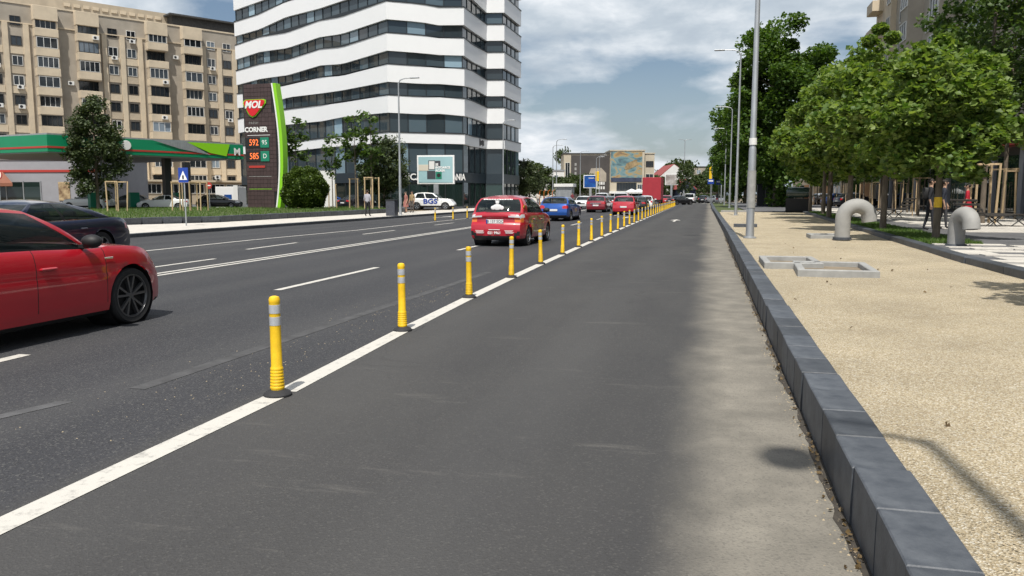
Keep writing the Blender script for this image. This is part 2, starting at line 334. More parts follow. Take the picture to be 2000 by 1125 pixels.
# ------------------------------------------------------------------ the ground, road, pavements
ZR, ZS, ZP, ZL = 0.0, .22, .27, .12     # road, gravel bed, right pavement, left pavement
b = MB(); flat(b, [(-2500, -400), (2500, -400), (2500, 4000), (-2500, 4000)], -.05); struct(b.build('ground', 'earth'))
b = MB()
xs = [-19.8, -15, -10.2, -6.55, -3.25, -1, .1, .68]; ys = [-30, 0, 10, 30, 60, 100, 160, 260, 420]
b.add([(x, y, ZR) for y in ys for x in xs], [(j * 8 + i, j * 8 + i + 1, j * 8 + i + 9, j * 8 + i + 8) for j in range(len(ys) - 1) for i in range(7)])
road = struct(b.build('road', 'asphalt'))
b = MB(); flat(b, [(-90, 128), (-19.8, 118), (-19.8, 150), (-90, 160)], -.008); flat(b, [(.7, 128), (80, 128), (80, 146), (.7, 146)], -.008)
flat(b, [(-140, 70), (-38, 70), (-27, 80), (-26, 82), (-60, 104), (-140, 104)], .1)
struct(b.build('side_road', 'path_asphalt'))
# painted lines, laid 4 mm above the asphalt
def line(p, q, w, name='lane_marking'):
    p = Vector(p); q = Vector(q); n = Vector((-(q - p).y, (q - p).x)).normalized() * w / 2
    m = MB(); flat(m, [p - n, q - n, q + n, p + n], ZR + .004); o = m.build(name, 'road_paint', road); return o
BX = lambda y: -3.09 - .42 * (1 - math.exp(-max(0, y - 5) / 9)) * 1.35 - max(0, y - 20) * .0072   # the bollard line bends a little
BY = [2.35 + 2.93 * k for k in range(38)]
yy = -4.
while yy < 112:                       # one stripe between each pair of bollards
    y2 = yy + (2.93 if yy > 2 else 6.35); line((BX(yy), yy + .12), (BX(y2), y2 - (.12 if yy > 30 else 0)), .17, 'bus_lane_line'); yy = y2
def ex(y): return -10.05 - .028 * max(0, y - 12)
for y0 in range(-6, 130, 8):
    for d in (-.13, .13): line((ex(y0) + d, y0), (ex(y0 + 8) + d, y0 + 8), .12, 'centre_line')
for y0, y1 in ((2.9, 6.1), (11.3, 15.4), (20.8, 24.6), (30.2, 34), (39.5, 43.2), (49, 52.6), (58.5, 62), (68, 71.5)): line((-6.15 - .02 * y0 if y0 < 10 else -6.6, y0), (-6.17 - .02 * y0 if y0 < 10 else -6.66, y1), .13, 'lane_dash')
for p, q in (((-11.2, 13.6), (-11.3, 16.6)), ((-12.4, 19.7), (-12.62, 22.9)), ((-12.85, 28.4), (-12.98, 32)), ((-13.3, 38), (-13.4, 41.5)), ((-13.6, 47), (-13.7, 50.5)), ((-10.9, 8), (-11, 10.4))): line(p, q, .12, 'lane_dash')
pe = [(-14.5, 10), (-14.7, 18), (-14.85, 24), (-14.6, 31.5), (-14.9, 40), (-15.05, 48), (-15.2, 70), (-15.4, 100)]
for p, q in zip(pe, pe[1:]): line(p, q, .13, 'edge_line')
def arrow(x, y, s=1., turn=False):
    m = MB(); flat(m, [(x - .07, y), (x + .07, y), (x + .07, y + 2.4 * s), (x - .07, y + 2.4 * s)], .004); flat(m, [(x - .34, y + 2.4 * s), (x + .34, y + 2.4 * s), (x, y + 4.2 * s)], .004)
    if turn: flat(m, [(x + .07, y + 1.2), (x + .55, y + 1.9), (x + .55, y + 2.4), (x + .07, y + 1.6)], .004)
    m.build('arrow_marking', 'road_paint', road)
M('worn_paint', (.085, .085, .088), .85, var=.3, vscale=6)
m = MB(); flat(m, [(-4.86, 3.75), (-4.74, 3.75), (-4.45, 4.75), (-4.57, 4.75)], .003); m.build('worn_marking', 'worn_paint', road)
M('dust_line', (.062, .062, .064), .9, var=.35, vscale=5); m = MB(); flat(m, [(-4.35, 5.2), (-4.2, 5.2), (-4.05, 15), (-4.2, 15)], .003); m.build('worn_marking', 'dust_line', road)
arrow(-1.85, 46.2); arrow(-5.3, 52, 1., True); arrow(-17.6, 50, 1.1)
for k in range(7): line((-19 + 3 * k, 146), (-17.3 + 3 * k, 146), 2.2, 'crossing_stripe') if k > 3 else None
# gravel bed
b = MB(); nx, ny = 16, 60; P = []
for j in range(ny + 1):
    y = -12 + 75 * (j / ny); xr = 4.72 if y < 17 else 4.72 + (y - 17) * .045
    for i in range(nx + 1):
        t = i / nx; P.append((.88 + (xr - .88) * t, y, ZS + .018 * math.sin(1.7 * y + 3 * t) * math.sin(5 * t + .6 * y) * (0 if i in (0, nx) else 1) + random.uniform(-.006, .006)))
b.add(P, [(j * (nx + 1) + i, j * (nx + 1) + i + 1, (j + 1) * (nx + 1) + i + 1, (j + 1) * (nx + 1) + i) for j in range(ny) for i in range(nx)])
bed = struct(b.build('gravel_bed', 'sand_gravel', smooth=60))
# loose pebbles on the bed and grit in the channel
def scatter(name, mat, n, gen, smin, smax, parent):
    V = []; F = []
    for k in range(n):
        x, y, z = gen(); r = random.uniform(smin, smax); an = random.random() * 6.3; o = len(V)
        for i in range(4): V.append((x + r * math.cos(an + i * 1.57) * random.uniform(.7, 1.2), y + r * math.sin(an + i * 1.57) * random.uniform(.7, 1.2), z))
        V.append((x, y, z + r * random.uniform(.5, .9))); F += [(o, o + 1, o + 4), (o + 1, o + 2, o + 4), (o + 2, o + 3, o + 4), (o + 3, o, o + 4)]
    me = bpy.data.meshes.new(name); me.from_pydata(V, [], F); me.materials.append(MATS[mat]); return stuff(put(name, me, parent))
M('pebble', (.33, .27, .18), .85, var=.4, vscale=25)
def gp_():
    y = 2.6 + 14 * random.random() ** 1.8; return (random.uniform(1., min(4.6, 1.6 + y * .5)), y, ZS - .004)
scatter('pebbles', 'pebble', 9000, gp_, .003, .0085, bed)
def gg(): y = 2.8 + 30 * random.random() ** 1.6; return (.655 - abs(random.gauss(0, .045)), y, 0)
scatter('gutter_grit', 'pebble', 1100, gg, .002, .009, road)
def gr(): y = 4 + 9 * random.random(); return (BX(y) - .35 - abs(random.gauss(0, .45)), y, 0)
scatter('road_grit', 'pebble', 260, gr, .003, .008, road)
M('gap_earth', (.045, .038, .03), .95, var=.4, vscale=20)
m = MB(); ys_ = [2.2 + .09 * k for k in range(330)]; wv_ = 0.
P = []
for y in ys_: wv_ = .8 * wv_ + random.gauss(0, .011); P += [(.625 + max(-.06, min(.03, wv_)), y, .003), (.685, y, .003)]
m.add(P, [(2 * i, 2 * i + 1, 2 * i + 3, 2 * i + 2) for i in range(329)]); m.build('gutter_gap', 'gap_earth', road)
# granite kerb, stone by stone
kerb = struct(put('kerb', None)); kerb.empty_display_size = .3
ksh = [MB().box((0, 0, .14 - .02), (.235, .496, .32), bev=.006).mesh('kerb_stone', 'granite', 40) for _ in range(1)]
y = -2.5; k = 0
while y < 76:
    o = put('kerb_stone', ksh[0], kerb, (.79 + random.uniform(-.004, .004) - max(0, y - 30) * .004, y, random.uniform(-.006, .006)), random.uniform(-.012, .012)); y += .5; k += 1
b = MB().ext((.42, 76, -.1), (.74, 300, .28)); b.build('kerb_run', 'granite', kerb)
ik = struct(put('inner_kerb', None)); me = MB().box((0, 0, .2), (.24, .985, .3), bev=.012).mesh('kerb_stone', 'granite', 40)
y = 6.
def ikx(y): return 4.85 if y < 17 else 4.85 + (y - 17) * .045
while y < 62: put('kerb_stone', me, ik, (ikx(y), y, random.uniform(-.004, .004)), 0 if y < 17 else -.045); y += 1.
# right pavement and lawn strip
b = MB(); flat(b, [(4.95, -12), (18.2, -12), (18.2, 140), (3, 140), (3, 63), (7.02, 63), (4.95, 17)], ZP - .004); pav = struct(b.build('pavement', 'path_asphalt'))
b = MB(); flat(b, [(.7, 63), (3, 63), (3, 140), (.55, 140)], ZP - .06); struct(b.build('lawn', 'grass_soil'))
b = MB(); flat(b, [(5.2, 22), (6.75, 22), (8.2, 62), (7.1, 62)], ZP + .01); lawn_r = struct(b.build('lawn_strip', 'grass_soil'))
def grass(n, gen, h, parent):
    V = np.zeros((n, 3, 3)); 
    for k in range(n):
        x, y, z = gen(); an = random.random() * 6.3; w = h * .16; hh = h * random.uniform(.6, 1.3); dx, dy = w * math.cos(an), w * math.sin(an); l = hh * .5
        V[k] = ((x - dx, y - dy, z), (x + dx, y + dy, z), (x + random.uniform(-l, l), y + random.uniform(-l, l), z + hh))
    me = bpy.data.meshes.new('grass'); me.from_pydata(V.reshape(-1, 3).tolist(), [], [(3 * k, 3 * k + 1, 3 * k + 2) for k in range(n)]); me.materials.append(MATS['grass_blade']); stuff(put('grass', me, parent))
def g1():
    t = random.random() ** 1.4; y = 22 + 40 * t; return (random.uniform(5.25 + (y - 22) * .047, 6.7 + (y - 22) * .036), y, ZP + .005)
grass(16000, g1, .09, lawn_r)
# pale paving slabs around the sculptures
tiles = [(x, y) for y in np.arange(14.2, 22, .42) for x in np.arange(5.12, 8.6, .82)]
me = MB().box((0, 0, 0), (.78, .38, .03), bev=.004).mesh('paving_slab', 'pale_stone')
for x, y in tiles:
    if random.random() < .55: put('paving_slab', me, pav, (x + (.4 if int(y * 10) % 2 else 0) + .39, y + .2, ZP + .006))
me = MB().box((0, 0, 0), (1.98, 1.1, .03), bev=.004).mesh('paving_slab', 'pale_stone')
for k in range(150):
    y = 30 + (k // 4) * 1.3 + .12 * (k % 2); x = 9.4 + (k % 4) * 2.05 + .5 * ((k // 4) % 2)
    if random.random() < .9: put('paving_slab', me, pav, (x, y, ZP + .006))
# left side: kerb, pale pavement, planter edge, lawn
lk = struct(put('left_kerb', None)); me = MB().box((0, 0, .05), (.2, 1.48, .18), bev=.015).mesh('kerb_stone', 'granite', 40)
for k in range(66): put('kerb_stone', me, lk, (-19.9, 14 + 1.5 * k, 0))
b = MB(); flat(b, [(-20, -30), (-20, 400), (-26, 400), (-24.2, 60), (-24.2, 36), (-30, 24), (-30, -30)], ZL); struct(b.build('left_pavement', 'pale_stone'))
b = MB(); flat(b, [(-24.5, 36.3), (-24.5, 62), (-30, 76), (-48, 66), (-62, 52), (-45, 20), (-30, 24.3)], ZL + .2); lawn_l = struct(b.build('left_lawn', 'grass_soil'))
def g2():
    while True:
        x, y = random.uniform(-55, -24.6), random.uniform(28, 74)
        if x < -24.6 - max(0, 36 - y) * .46 and y < 62 + (-24.5 - x) * 1.4 and y < 74 - max(0, -36 - x) * .6: return (x, y, ZL + .2)
grass(16000, g2, .14, lawn_l)
pk = struct(put('planter_edge', None)); me = MB().box((0, 0, 0), (.92, .22, .44), bev=.02).mesh('edge_stone', 'granite', 40)
path = [(-62, 17.5), (-45, 20), (-30, 24.3), (-24.35, 36.3), (-24.35, 62), (-30, 76)]
for p, q in zip(path[1:], path[2:]):
    d = Vector(q) - Vector(p); n = int(d.length / .95); an = math.atan2(d.y, d.x)
    for k in range(n): c = Vector(p) + d * ((k + .5) / n); put('edge_stone', me, pk, (c.x, c.y, ZL + .1 + random.uniform(-.012, .012)), an + random.uniform(-.01, .01))
# ------------------------------------------------------------------ vehicles
def interp(pts, x):
    xs = [p[0] for p in pts]; return float(np.interp(x, xs, [p[1] for p in pts]))
def smooth_interp(pts, x):      # monotone-ish cubic through control points
    xs = [p[0] for p in pts]; ys = [p[1] for p in pts]
    if x <= xs[0]: return ys[0]
    if x >= xs[-1]: return ys[-1]
    k = max(i for i in range(len(xs) - 1) if xs[i] <= x); h = xs[k + 1] - xs[k]; t = (x - xs[k]) / h
    def slope(i):
        if i == 0 or i == len(xs) - 1: return (ys[min(i + 1, len(xs) - 1)] - ys[max(i - 1, 0)]) / (xs[min(i + 1, len(xs) - 1)] - xs[max(i - 1, 0)])
        a_ = (ys[i] - ys[i - 1]) / (xs[i] - xs[i - 1]); c_ = (ys[i + 1] - ys[i]) / (xs[i + 1] - xs[i]); return 0 if a_ * c_ < 0 else 2 * a_ * c_ / (a_ + c_ + 1e-9)
    m0, m1 = slope(k), slope(k + 1)
    return (2 * t ** 3 - 3 * t * t + 1) * ys[k] + (t ** 3 - 2 * t * t + t) * h * m0 + (-2 * t ** 3 + 3 * t * t) * ys[k + 1] + (t ** 3 - t * t) * h * m1
YF = [(0, .90), (.06, .955), (.18, .985), (.40, .997), (.60, 1.), (.66, .988), (.70, .997), (.84, .985), (.94, .962), (1, .925)]
WHEELS = {}
def wheel_meshes(rad, kind, wid=.215):
    key = (rad, kind)
    if key in WHEELS: return WHEELS[key]
    rr = rad * (.77 if kind == 'sport' else .66); h = wid / 2
    t = MB().lathe([(rr, -h * .9), (rad * .93, -h), (rad * .985, -h * .8), (rad, -h * .4), (rad, h * .4), (rad * .985, h * .8), (rad * .93, h), (rr, h * .9), (rr * .97, h * .5), (rr * .97, -h * .9)], 36, axis='y', caps=False).mesh('wheel', 'tyre', 35)
    m = MB(); m.lathe([(rr * .99, h * .80), (rr * 1.0, h * .93), (rr * .95, h * .95), (rr * .92, h * .75)], 36, axis='y', caps=False)
    m.lathe([(.001, h * .78), (rad * .11, h * .78), (rad * .13, h * .6), (rad * .13, 0)], 14, axis='y', caps=False)
    n = 5
    for k in range(n):
        an = 2 * math.pi * k / n + .3
        arms = ((-.20, .055), (.20, .055)) if kind == 'sport' else ((-.11, .06), (.11, .06)) if kind == 'alloy' else ((0, .10),)
        for off, w in arms:
            a0, a1 = an + off * .35, an + off * 1.2; r0, r1 = rad * .09, rr * .94
            p0 = Vector((r0 * math.cos(a0), 0, r0 * math.sin(a0))); p1 = Vector((r1 * math.cos(a1), 0, r1 * math.sin(a1))); d = (p1 - p0).normalized(); nrm = Vector((-d.z, 0, d.x)) * w * rad * .62
            q = [p0 - nrm, p0 + nrm, p1 + nrm * 1.25, p1 - nrm * 1.25]; P = [(v.x, h * (.74 if i < 2 else .86), v.z) for i, v in enumerate(q)] + [(v.x, h * .45, v.z) for v in q]
            m.add(P, [(0, 1, 2, 3), (7, 6, 5, 4)] + [(i, 4 + i, 4 + (i + 1) % 4, (i + 1) % 4) for i in range(4)])
    m.mat(1); m.lathe([(.001, h * .2), (rr * .95, h * .2)], 24, axis='y', caps=False); m.mat(0)
    WHEELS[key] = (t, m.mesh('rim', ['rim_grey' if kind == 'sport' else 'rim_silver', 'black'], 30)); return WHEELS[key]
def make_car(name, label, paint, loc, heading, L=4.2, W=1.78, H=1.46, top=None, belt=(.92, .98), gh=None, wheels=None, wr=.315, wkind='alloy', zb=.17, segs=None,
             front=None, rear=None, rules=(), seams=(), detail=1, group=None, mirror=True, clad=.26, plan=(.10, .12), inset=(.90, .73), cat='car', trim='black', bulge=.07, wid=.205):
    """body lofted from stations, glasshouse lofted between belt and roof; x forward, y left"""
    root = thing(name, label, cat, loc, heading - math.pi / 2 + math.pi / 2, group)
    hl = L / 2; ww = W / 2
    gh = gh or dict(r0=-1.75, r1=-1.25, f1=.35, f0=1.05)
    wheels = wheels or (-hl + .80, hl - .82)
    front = front or [(.15, -.10), (.3, -.02), (.5, 0), (.66, -.06), (.8, -.2)]
    rear = rear or [(.15, -.12), (.3, -.02), (.52, 0), (.75, -.05), (1., -.14)]
    top = top or [(-hl, .9), (-hl + .15, .95), (gh['r0'], belt[0]), (gh['f0'], belt[1]), (hl - .5, .86), (hl, .68)]
    nst = 70 if detail else 34
    st = sorted(set([round(-hl + L * i / nst, 4) for i in range(nst + 1)] + [round(s + d, 4) for s in seams for d in (-.005, .005)]))
    st = [x for i, x in enumerate(st) if i == 0 or i == len(st) - 1 or x - st[i - 1] > .004]
    KS = 17 if detail else 10
    def wx(x):
        t = max(0, (abs(x) - (hl - .75)) / .75); return ww * (1 - plan[0 if x > 0 else 1] * t ** 2.4)
    def shift(x, z):
        e = max(0, (abs(x) - (hl - .55)) / .55); e = e * e
        return (interp(front, z) if x > 0 else -interp(rear, z)) * e
    parts = {}
    def emit(nm, mt, vs):
        if nm in ('tail_light', 'headlight', 'door_gap', 'bumper_insert'):
            cy = sum(v[1] for v in vs); nm += '#' + ('l' if cy > 0 else 'r')
            if nm[0] == 'd': nm += '%.1f' % vs[0][0]
        parts.setdefault((nm, mt), MB()).add(vs, [tuple(range(len(vs)))])
    grid = []
    for x in st:
        zt = smooth_interp(top, x); w = wx(x); col = []
        for k in range(KS + 1):
            t = k / KS; z = zb + (zt - .0 - zb) * t; col.append([x + shift(x, z), w * interp(YF, t), z])
        grid.append(col)
    Ra = wr + .05
    inside = {}
    for i in range(len(st)):
        for k in range(KS + 1):
            p = grid[i][k]
            for xw in wheels:
                d = math.hypot(p[0] - xw, p[2] - wr)
                if d < Ra or (abs(p[0] - xw) < Ra and p[2] < wr): inside[(i, k)] = xw
    def proj(i, k):
        if (i, k) not in inside: return tuple(grid[i][k])
        xw = inside[(i, k)]; p = grid[i][k]; dx, dz = p[0] - xw, p[2] - wr
        if dz < 0: return (xw + math.copysign(Ra, dx), p[1], p[2])
        d = math.hypot(dx, dz) or 1e-6; return (xw + dx * Ra / d, p[1], wr + dz * Ra / d)
    def region(where, c):
        for nm, mt, wh, fn in rules:
            if where in wh and fn(c[0], abs(c[1]), c[2]): return nm, mt
        if where == 'side' and any(abs(c[0] - s) < .006 for s in seams) and c[2] > .30: return 'door_gap', 'black'
        if c[2] < clad: return 'lower_trim', 'black'
        return 'body', paint
    for i in range(len(st) - 1):
        for k in range(KS):
            ids = [(i, k), (i + 1, k), (i + 1, k + 1), (i, k + 1)]
            if all(q in inside for q in ids): continue
            ps = [proj(*q) for q in ids]; c = [sum(p[j] for p in ps) / 4 for j in range(3)]; nm, mt = region('side', c)
            emit(nm, mt, [(p[0], -p[1], p[2]) for p in ps]); emit(nm, mt, [ps[3], ps[2], ps[1], ps[0]])
    CY = [-1, -.86, -.6, -.3, 0, .3, .6, .86, 1]
    for i in range(len(st) - 1):       # deck: bonnet, floor of the cabin, boot lid
        a0, a1 = grid[i][KS], grid[i + 1][KS]; cab = gh['r0'] + .05 < (st[i] + st[i + 1]) / 2 < gh['f0'] - .12
        for q in range(8):
            def pt(p, c): return (p[0], p[1] * c, p[2] + .035 * (1 - c * c) * (0 if cab else 1))
            vs = [pt(a0, CY[q]), pt(a1, CY[q]), pt(a1, CY[q + 1]), pt(a0, CY[q + 1])]
            emit('interior' if cab else region('top', [sum(v[j] for v in vs) / 4 for j in range(3)])[0], 'interior' if cab else region('top', [sum(v[j] for v in vs) / 4 for j in range(3)])[1], vs)
    NC = 18 if detail else 10
    for end, i in (('front', len(st) - 1), ('rear', 0)):
        sg = 1 if end == 'front' else -1
        for k in range(KS):
            for q in range(NC):
                vs = []
                for kk, qq in ((k, q), (k, q + 1), (k + 1, q + 1), (k + 1, q)):
                    p = grid[i][kk]; c = -1 + 2 * qq / NC; vs.append((p[0] + sg * bulge * (1 - c * c), p[1] * c, p[2] + (.035 * (1 - c * c) * (kk / KS) ** 3)))
                c = [sum(v[j] for v in vs) / 4 for j in range(3)]; nm, mt = region(end, c); emit(nm, mt, vs if sg > 0 else vs[::-1])
    # glasshouse
    ybf, yrf = inset; segs = segs or [('pillar', .0, .05), ('side_window', .05, .47), ('pillar', .47, .52), ('side_window', .52, .88), ('pillar', .88, 1.)]
    def zbelt(x): return smooth_interp(top, x) - .004
    xm = (gh['r1'] + gh['f1']) / 2; hw = (gh['f1'] - gh['r1']) / 2 + .25
    def half(kind, s):      # point at belt / roof for loop parameter s: 0..1 windscreen, 1..2 side, 2..3 rear
        o, f_, r_, y_ = (.26, gh['f0'], gh['r0'], ww * ybf) if kind == 0 else (.10, gh['f1'], gh['r1'], ww * yrf)
        if s <= 1: t = s; x = f_ - o * t ** 2.2; y = y_ * (t if kind == 0 else t)
        elif s <= 2: t = s - 1; x = f_ - o + (r_ + o * .75 - f_ + o) * t; y = y_ * (1 + .02 * math.sin(math.pi * t))
        else: t = 3 - s; x = r_ + o * .75 * t ** 2.2; y = y_ * t
        if kind == 0: z = zbelt(min(max(x, -hl + .1), hl - .1)); y = min(y, wx(x) * .93)
        else: z = H - .055 - .085 * ((x - xm) / hw) ** 2 - .02 * (y / (ww * yrf)) ** 2
        return Vector((x, y, z))
    def gp(s, v):
        p, q = half(0, s), half(1, s); r = p.lerp(q, v); b_ = math.sin(math.pi * v)
        sd_ = 1 if 1 <= s <= 2 else 0; r.y += .045 * b_ * (1 if sd_ else (s if s < 1 else 3 - s)); r.z += .03 * b_ * (0 if sd_ else 1); r.x += .05 * b_ * ((1 - s) if s < 1 else (2 - s) if s > 2 else 0) * 1.
        return r
    def sheet(nm, mt, s0, s1, v0, v1, ns, nv):
        for sg in (1, -1):
            key = nm + ('' if nm in ('pillar', 'windscreen', 'rear_window') else ('#%d' % sg + '%.2f' % s0))
            for i in range(ns):
                for j in range(nv):
                    vs = [gp(s0 + (s1 - s0) * ii / ns, v0 + (v1 - v0) * jj / nv) for ii, jj in ((i, j), (i + 1, j), (i + 1, j + 1), (i, j + 1))]
                    vs = [(p.x, p.y * sg, p.z) for p in vs]; emit(key, mt, vs if sg < 0 else vs[::-1])
    pil = 'pillar'; vt, vb = .93, .06
    for nm, s0, s1 in [('windscreen', 0, .93), ('pillar', .93, 1)] + [(n_, 1 + u0, 1 + u1) for n_, u0, u1 in segs] + [('pillar', 2, 2.10), ('rear_window', 2.10, 3)]:
        ns = 6 if 'win' in nm else 3
        if nm == 'pillar': sheet('pillar', paint, s0, s1, 0, 1, ns, 6)
        elif nm == 'black_pillar': sheet('window_trim', 'black', s0, s1, vb, vt, 2, 6); sheet('window_trim', trim, s0, s1, 0, vb, 2, 1); sheet('pillar', paint, s0, s1, vt, 1, 2, 1)
        else:
            lo = vb if nm != 'rear_window' else .10
            sheet(nm, 'car_glass', s0, s1, lo, vt, ns, 6); sheet('window_trim', trim if 'side' in nm else 'black', s0, s1, 0, lo, ns, 1); sheet('pillar', paint, s0, s1, vt, 1, ns, 1)
    ss = [3 * i / 48 for i in range(49)]
    rings = []
    for c in (1, .93, .7, .4, .12):
        rg = []
        for s in ss:
            p = half(1, s); x = xm + (p.x - xm) * c; rg.append(Vector((x, p.y * c, p.z * 1. + (H - p.z) * (1 - c * c) * .92)))
        rings.append(rg)
    for r0, r1 in zip(rings, rings[1:]):
        for i in range(48):
            for sg in (1, -1):
                vs = [(p.x, p.y * sg, p.z) for p in (r0[i], r0[i + 1], r1[i + 1], r1[i])]; emit('roof', paint, vs if sg < 0 else vs[::-1])
    for sg in (1, -1): vs = [(p.x, p.y * sg, p.z) for p in rings[-1]]; emit('roof', paint, vs if sg < 0 else vs[::-1])
    done = {}
    for (nm, mt), mb in parts.items():
        base = nm.split('#')[0]; me = mb.mesh(base, mt); bb = bmesh.new(); bb.from_mesh(me); bmesh.ops.remove_doubles(bb, verts=bb.verts, dist=.0006); bb.to_mesh(me); bb.free()
        me.polygons.foreach_set('use_smooth', [True] * len(me.polygons)); me.set_sharp_from_angle(angle=R(38)); done[nm] = put(base, me, root)
    # underside, wheel wells, wheels
    m = MB()
    m.box((0, 0, zb + .06), (L - .5, W * .86, .10))
    for xw in wheels:
        for sg in (-1, 1): m.lathe([(Ra + .004, sg * (ww - .05)), (Ra + .004, sg * (ww - .42)), (.01, sg * (ww - .42))], 20, (xw, 0, wr), 'y', caps=False)
    m.build('underside', 'black', root)
    tm, rm = wheel_meshes(wr, wkind, wid)
    for xw in wheels:
        for sg in (-1, 1):
            o = put('wheel', tm, root, (xw, sg * (ww - .125), wr), 0 if sg > 0 else math.pi); put('rim', rm, o)
    if mirror:
        for sg in (-1, 1):
            mm = MB(); xx = gh['f0'] - .40; zz = zbelt(xx) + .09; mm.ell((xx, sg * (ww + .07), zz), (.09, .115, .075), 12, 8); mm.box((xx + .01, sg * (ww - .03), zz - .055), (.07, .16, .035))
            mm.build('mirror', 'black' if detail else paint, root, smooth=45)
    if detail:
        for s in seams:
            for sg in (-1, 1):
                if s < gh['f0'] - .6:
                    z = zbelt(s) - .19; MB().box((s + .14, sg * (wx(s) * .992 + .018), z), (.20, .035, .032), bev=.012).build('door_handle', paint, root, smooth=40)
    return root
def plate(root, x, z, txt=None, back=True, w=.52, h=.115):
    o = MB().box((0, 0, 0), (.018, w, h), bev=.004).build('number_plate', 'plate_white', root, (x, 0, z)); d = -1 if back else 1
    MB().box((d * .010, (w / 2 - .022) * (1 if back else -1), 0), (.004, .042, h * .94)).build('country_band', 'blue_sign', o)
    if txt: text(txt, h * .95, 'black', o, (d * .0115, -.02 * (1 if back else -1), 0), (math.pi / 2, 0, -math.pi / 2 if back else math.pi / 2), 'plate_number', depth=.001)
    return o
def seats(root, xs, z, w=.5, y=.36):
    for x in xs:
        for sg in (-1, 1):
            m = MB().box((x, sg * y, z - .12), (.16, w, .5), bev=.06); m.box((x - .03, sg * y, z + .2), (.1, .26, .17), bev=.05); m.build('seat', 'seat_cloth', root, smooth=50)
def lamp_rules(kind, hl, ww):
    if kind == 'hatch': return [('tail_light', 'lamp_red', ('rear', 'side'), lambda x, y, z: x < -hl + .20 and .74 < z < .90 and y > ww * .62), ('headlight', 'lamp_clear', ('front', 'side'), lambda x, y, z: x > hl - .42 and .62 < z < .74 and y > ww * .55), ('grille', 'black', ('front',), lambda x, y, z: .28 < z < .50 and y < ww * .62)]
    return [('tail_light', 'lamp_red', ('rear', 'side'), lambda x, y, z: x < -hl + .20 and .72 < z < .86 and y > ww * .55), ('headlight', 'lamp_clear', ('front', 'side'), lambda x, y, z: x > hl - .42 and .60 < z < .74 and y > ww * .55), ('grille', 'black', ('front',), lambda x, y, z: .30 < z < .55 and y < ww * .55)]
AWAY = math.pi / 2
# --- red hatchback close by on the left
g = dict(r0=-1.98, r1=-1.42, f1=.22, f0=1.10)
tp = [(-2.04, .93), (-1.98, .975), (-1.2, .965), (0, .945), (.95, .915), (1.05, .93), (1.5, .905), (1.80, .84), (1.97, .77), (2.04, .66)]
c = make_car('hatchback_car', 'bright red hatchback with dark five-spoke wheels passing in the second lane', 'paint_red', (-7.40, 6.56, 0), AWAY, L=4.08, plan=(.19, .12), W=1.79, H=1.45, top=tp, gh=g, wheels=(-1.22, 1.40), wr=.328, wkind='sport', seams=(-.98, .02, .98),
    segs=[('pillar', 0, .025), ('side_window', .025, .46), ('black_pillar', .46, .50), ('side_window', .50, .83), ('pillar', .83, 1)], rules=[('headlight', 'lamp_clear', ('front',), lambda x, y, z: .62 < z < .74 and y > .5), ('tail_light', 'lamp_red', ('rear',), lambda x, y, z: .74 < z < .9 and y > .5)], front=[(.15, -.12), (.22, 0), (.5, .0), (.64, -.03), (.75, -.08)], clad=.225)
seats(c, (-.35, -1.15), .92); MB().box((.62, 0, .90), (.42, 1.3, .12), bev=.05).build('dashboard', 'interior', c)
for sg in (-1, 1): MB().box((1.02, sg * .893, .80), (.13, .008, .022), bev=.003).build('side_badge', 'chrome', c)
# --- dark saloon coming the other way
g = dict(r0=-2.05, r1=-.72, f1=.40, f0=1.20)
tp = [(-2.48, .80), (-2.4, .93), (-1.95, .985), (-.8, .955), (.4, .93), (1.2, .92), (1.9, .84), (2.3, .73), (2.48, .64)]
c = make_car('saloon_car', 'navy blue four-door coupe saloon driving the opposite way behind the red hatchback', 'paint_navy', (-14.3, 14.0, 0), -AWAY + .02, L=4.96, W=1.88, H=1.42, top=tp, gh=g, wheels=(-1.45, 1.45), wr=.335, seams=(-1.0, .15, 1.2),
    segs=[('pillar', 0, .03), ('side_window', .03, .47), ('black_pillar', .47, .50), ('side_window', .50, .86), ('pillar', .86, 1)], rules=lamp_rules('saloon', 2.48, .94), trim='chrome', rear=[(.15, -.10), (.35, 0), (.6, 0), (.85, -.05), (1, -.12)])
seats(c, (-.25, -1.1), .88)
# --- red hatchback ahead with advertising
g = dict(r0=-1.86, r1=-1.47, f1=.12, f0=1.08); hl = 1.975; ww = .8475
tp = [(-1.975, .93), (-1.86, .985), (-1.2, .98), (0, .955), (1.0, .93), (1.5, .86), (1.8, .78), (1.975, .66)]
ru = [('tail_light', 'lamp_clear', ('rear', 'side'), lambda x, y, z: x < -1.62 and .835 < z < .915 and y > .40), ('tail_light', 'lamp_orange', ('rear', 'side'), lambda x, y, z: x < -1.70 and .72 < z < .84 and y > .60), ('bumper_insert', 'black', ('rear',), lambda x, y, z: (z < .335 and y < .62) or (.34 < z < .43 and .56 + (z - .34) * .9 < y < .77)),
      ('headlight', 'lamp_clear', ('front', 'side'), lambda x, y, z: x > 1.55 and .62 < z < .74 and y > .45)]
c = make_car('compact_car', 'red compact hatchback with white lettering and a white bear sticker on its rear window', 'paint_cherry', (-5.95, 24.5, 0), AWAY - .03, L=3.95, W=1.695, H=1.51, top=tp, gh=g, wheels=(-1.22, 1.29), wr=.30, seams=(-.85, .10, .98), rules=ru, zb=.19,
    segs=[('pillar', 0, .03), ('side_window', .03, .48), ('black_pillar', .48, .52), ('side_window', .52, .82), ('pillar', .82, 1)], rear=[(.15, -.10), (.28, -.02), (.5, 0), (.66, -.03), (.70, -.09), (.80, -.10), (.86, -.04), (1., -.10)], clad=.24, bulge=.10)
seats(c, (-.3, -1.1), .96); plate(c, -2.03, .735, 'B 157 SOC'); YR = c
rt = (math.pi / 2, 0, -math.pi / 2)
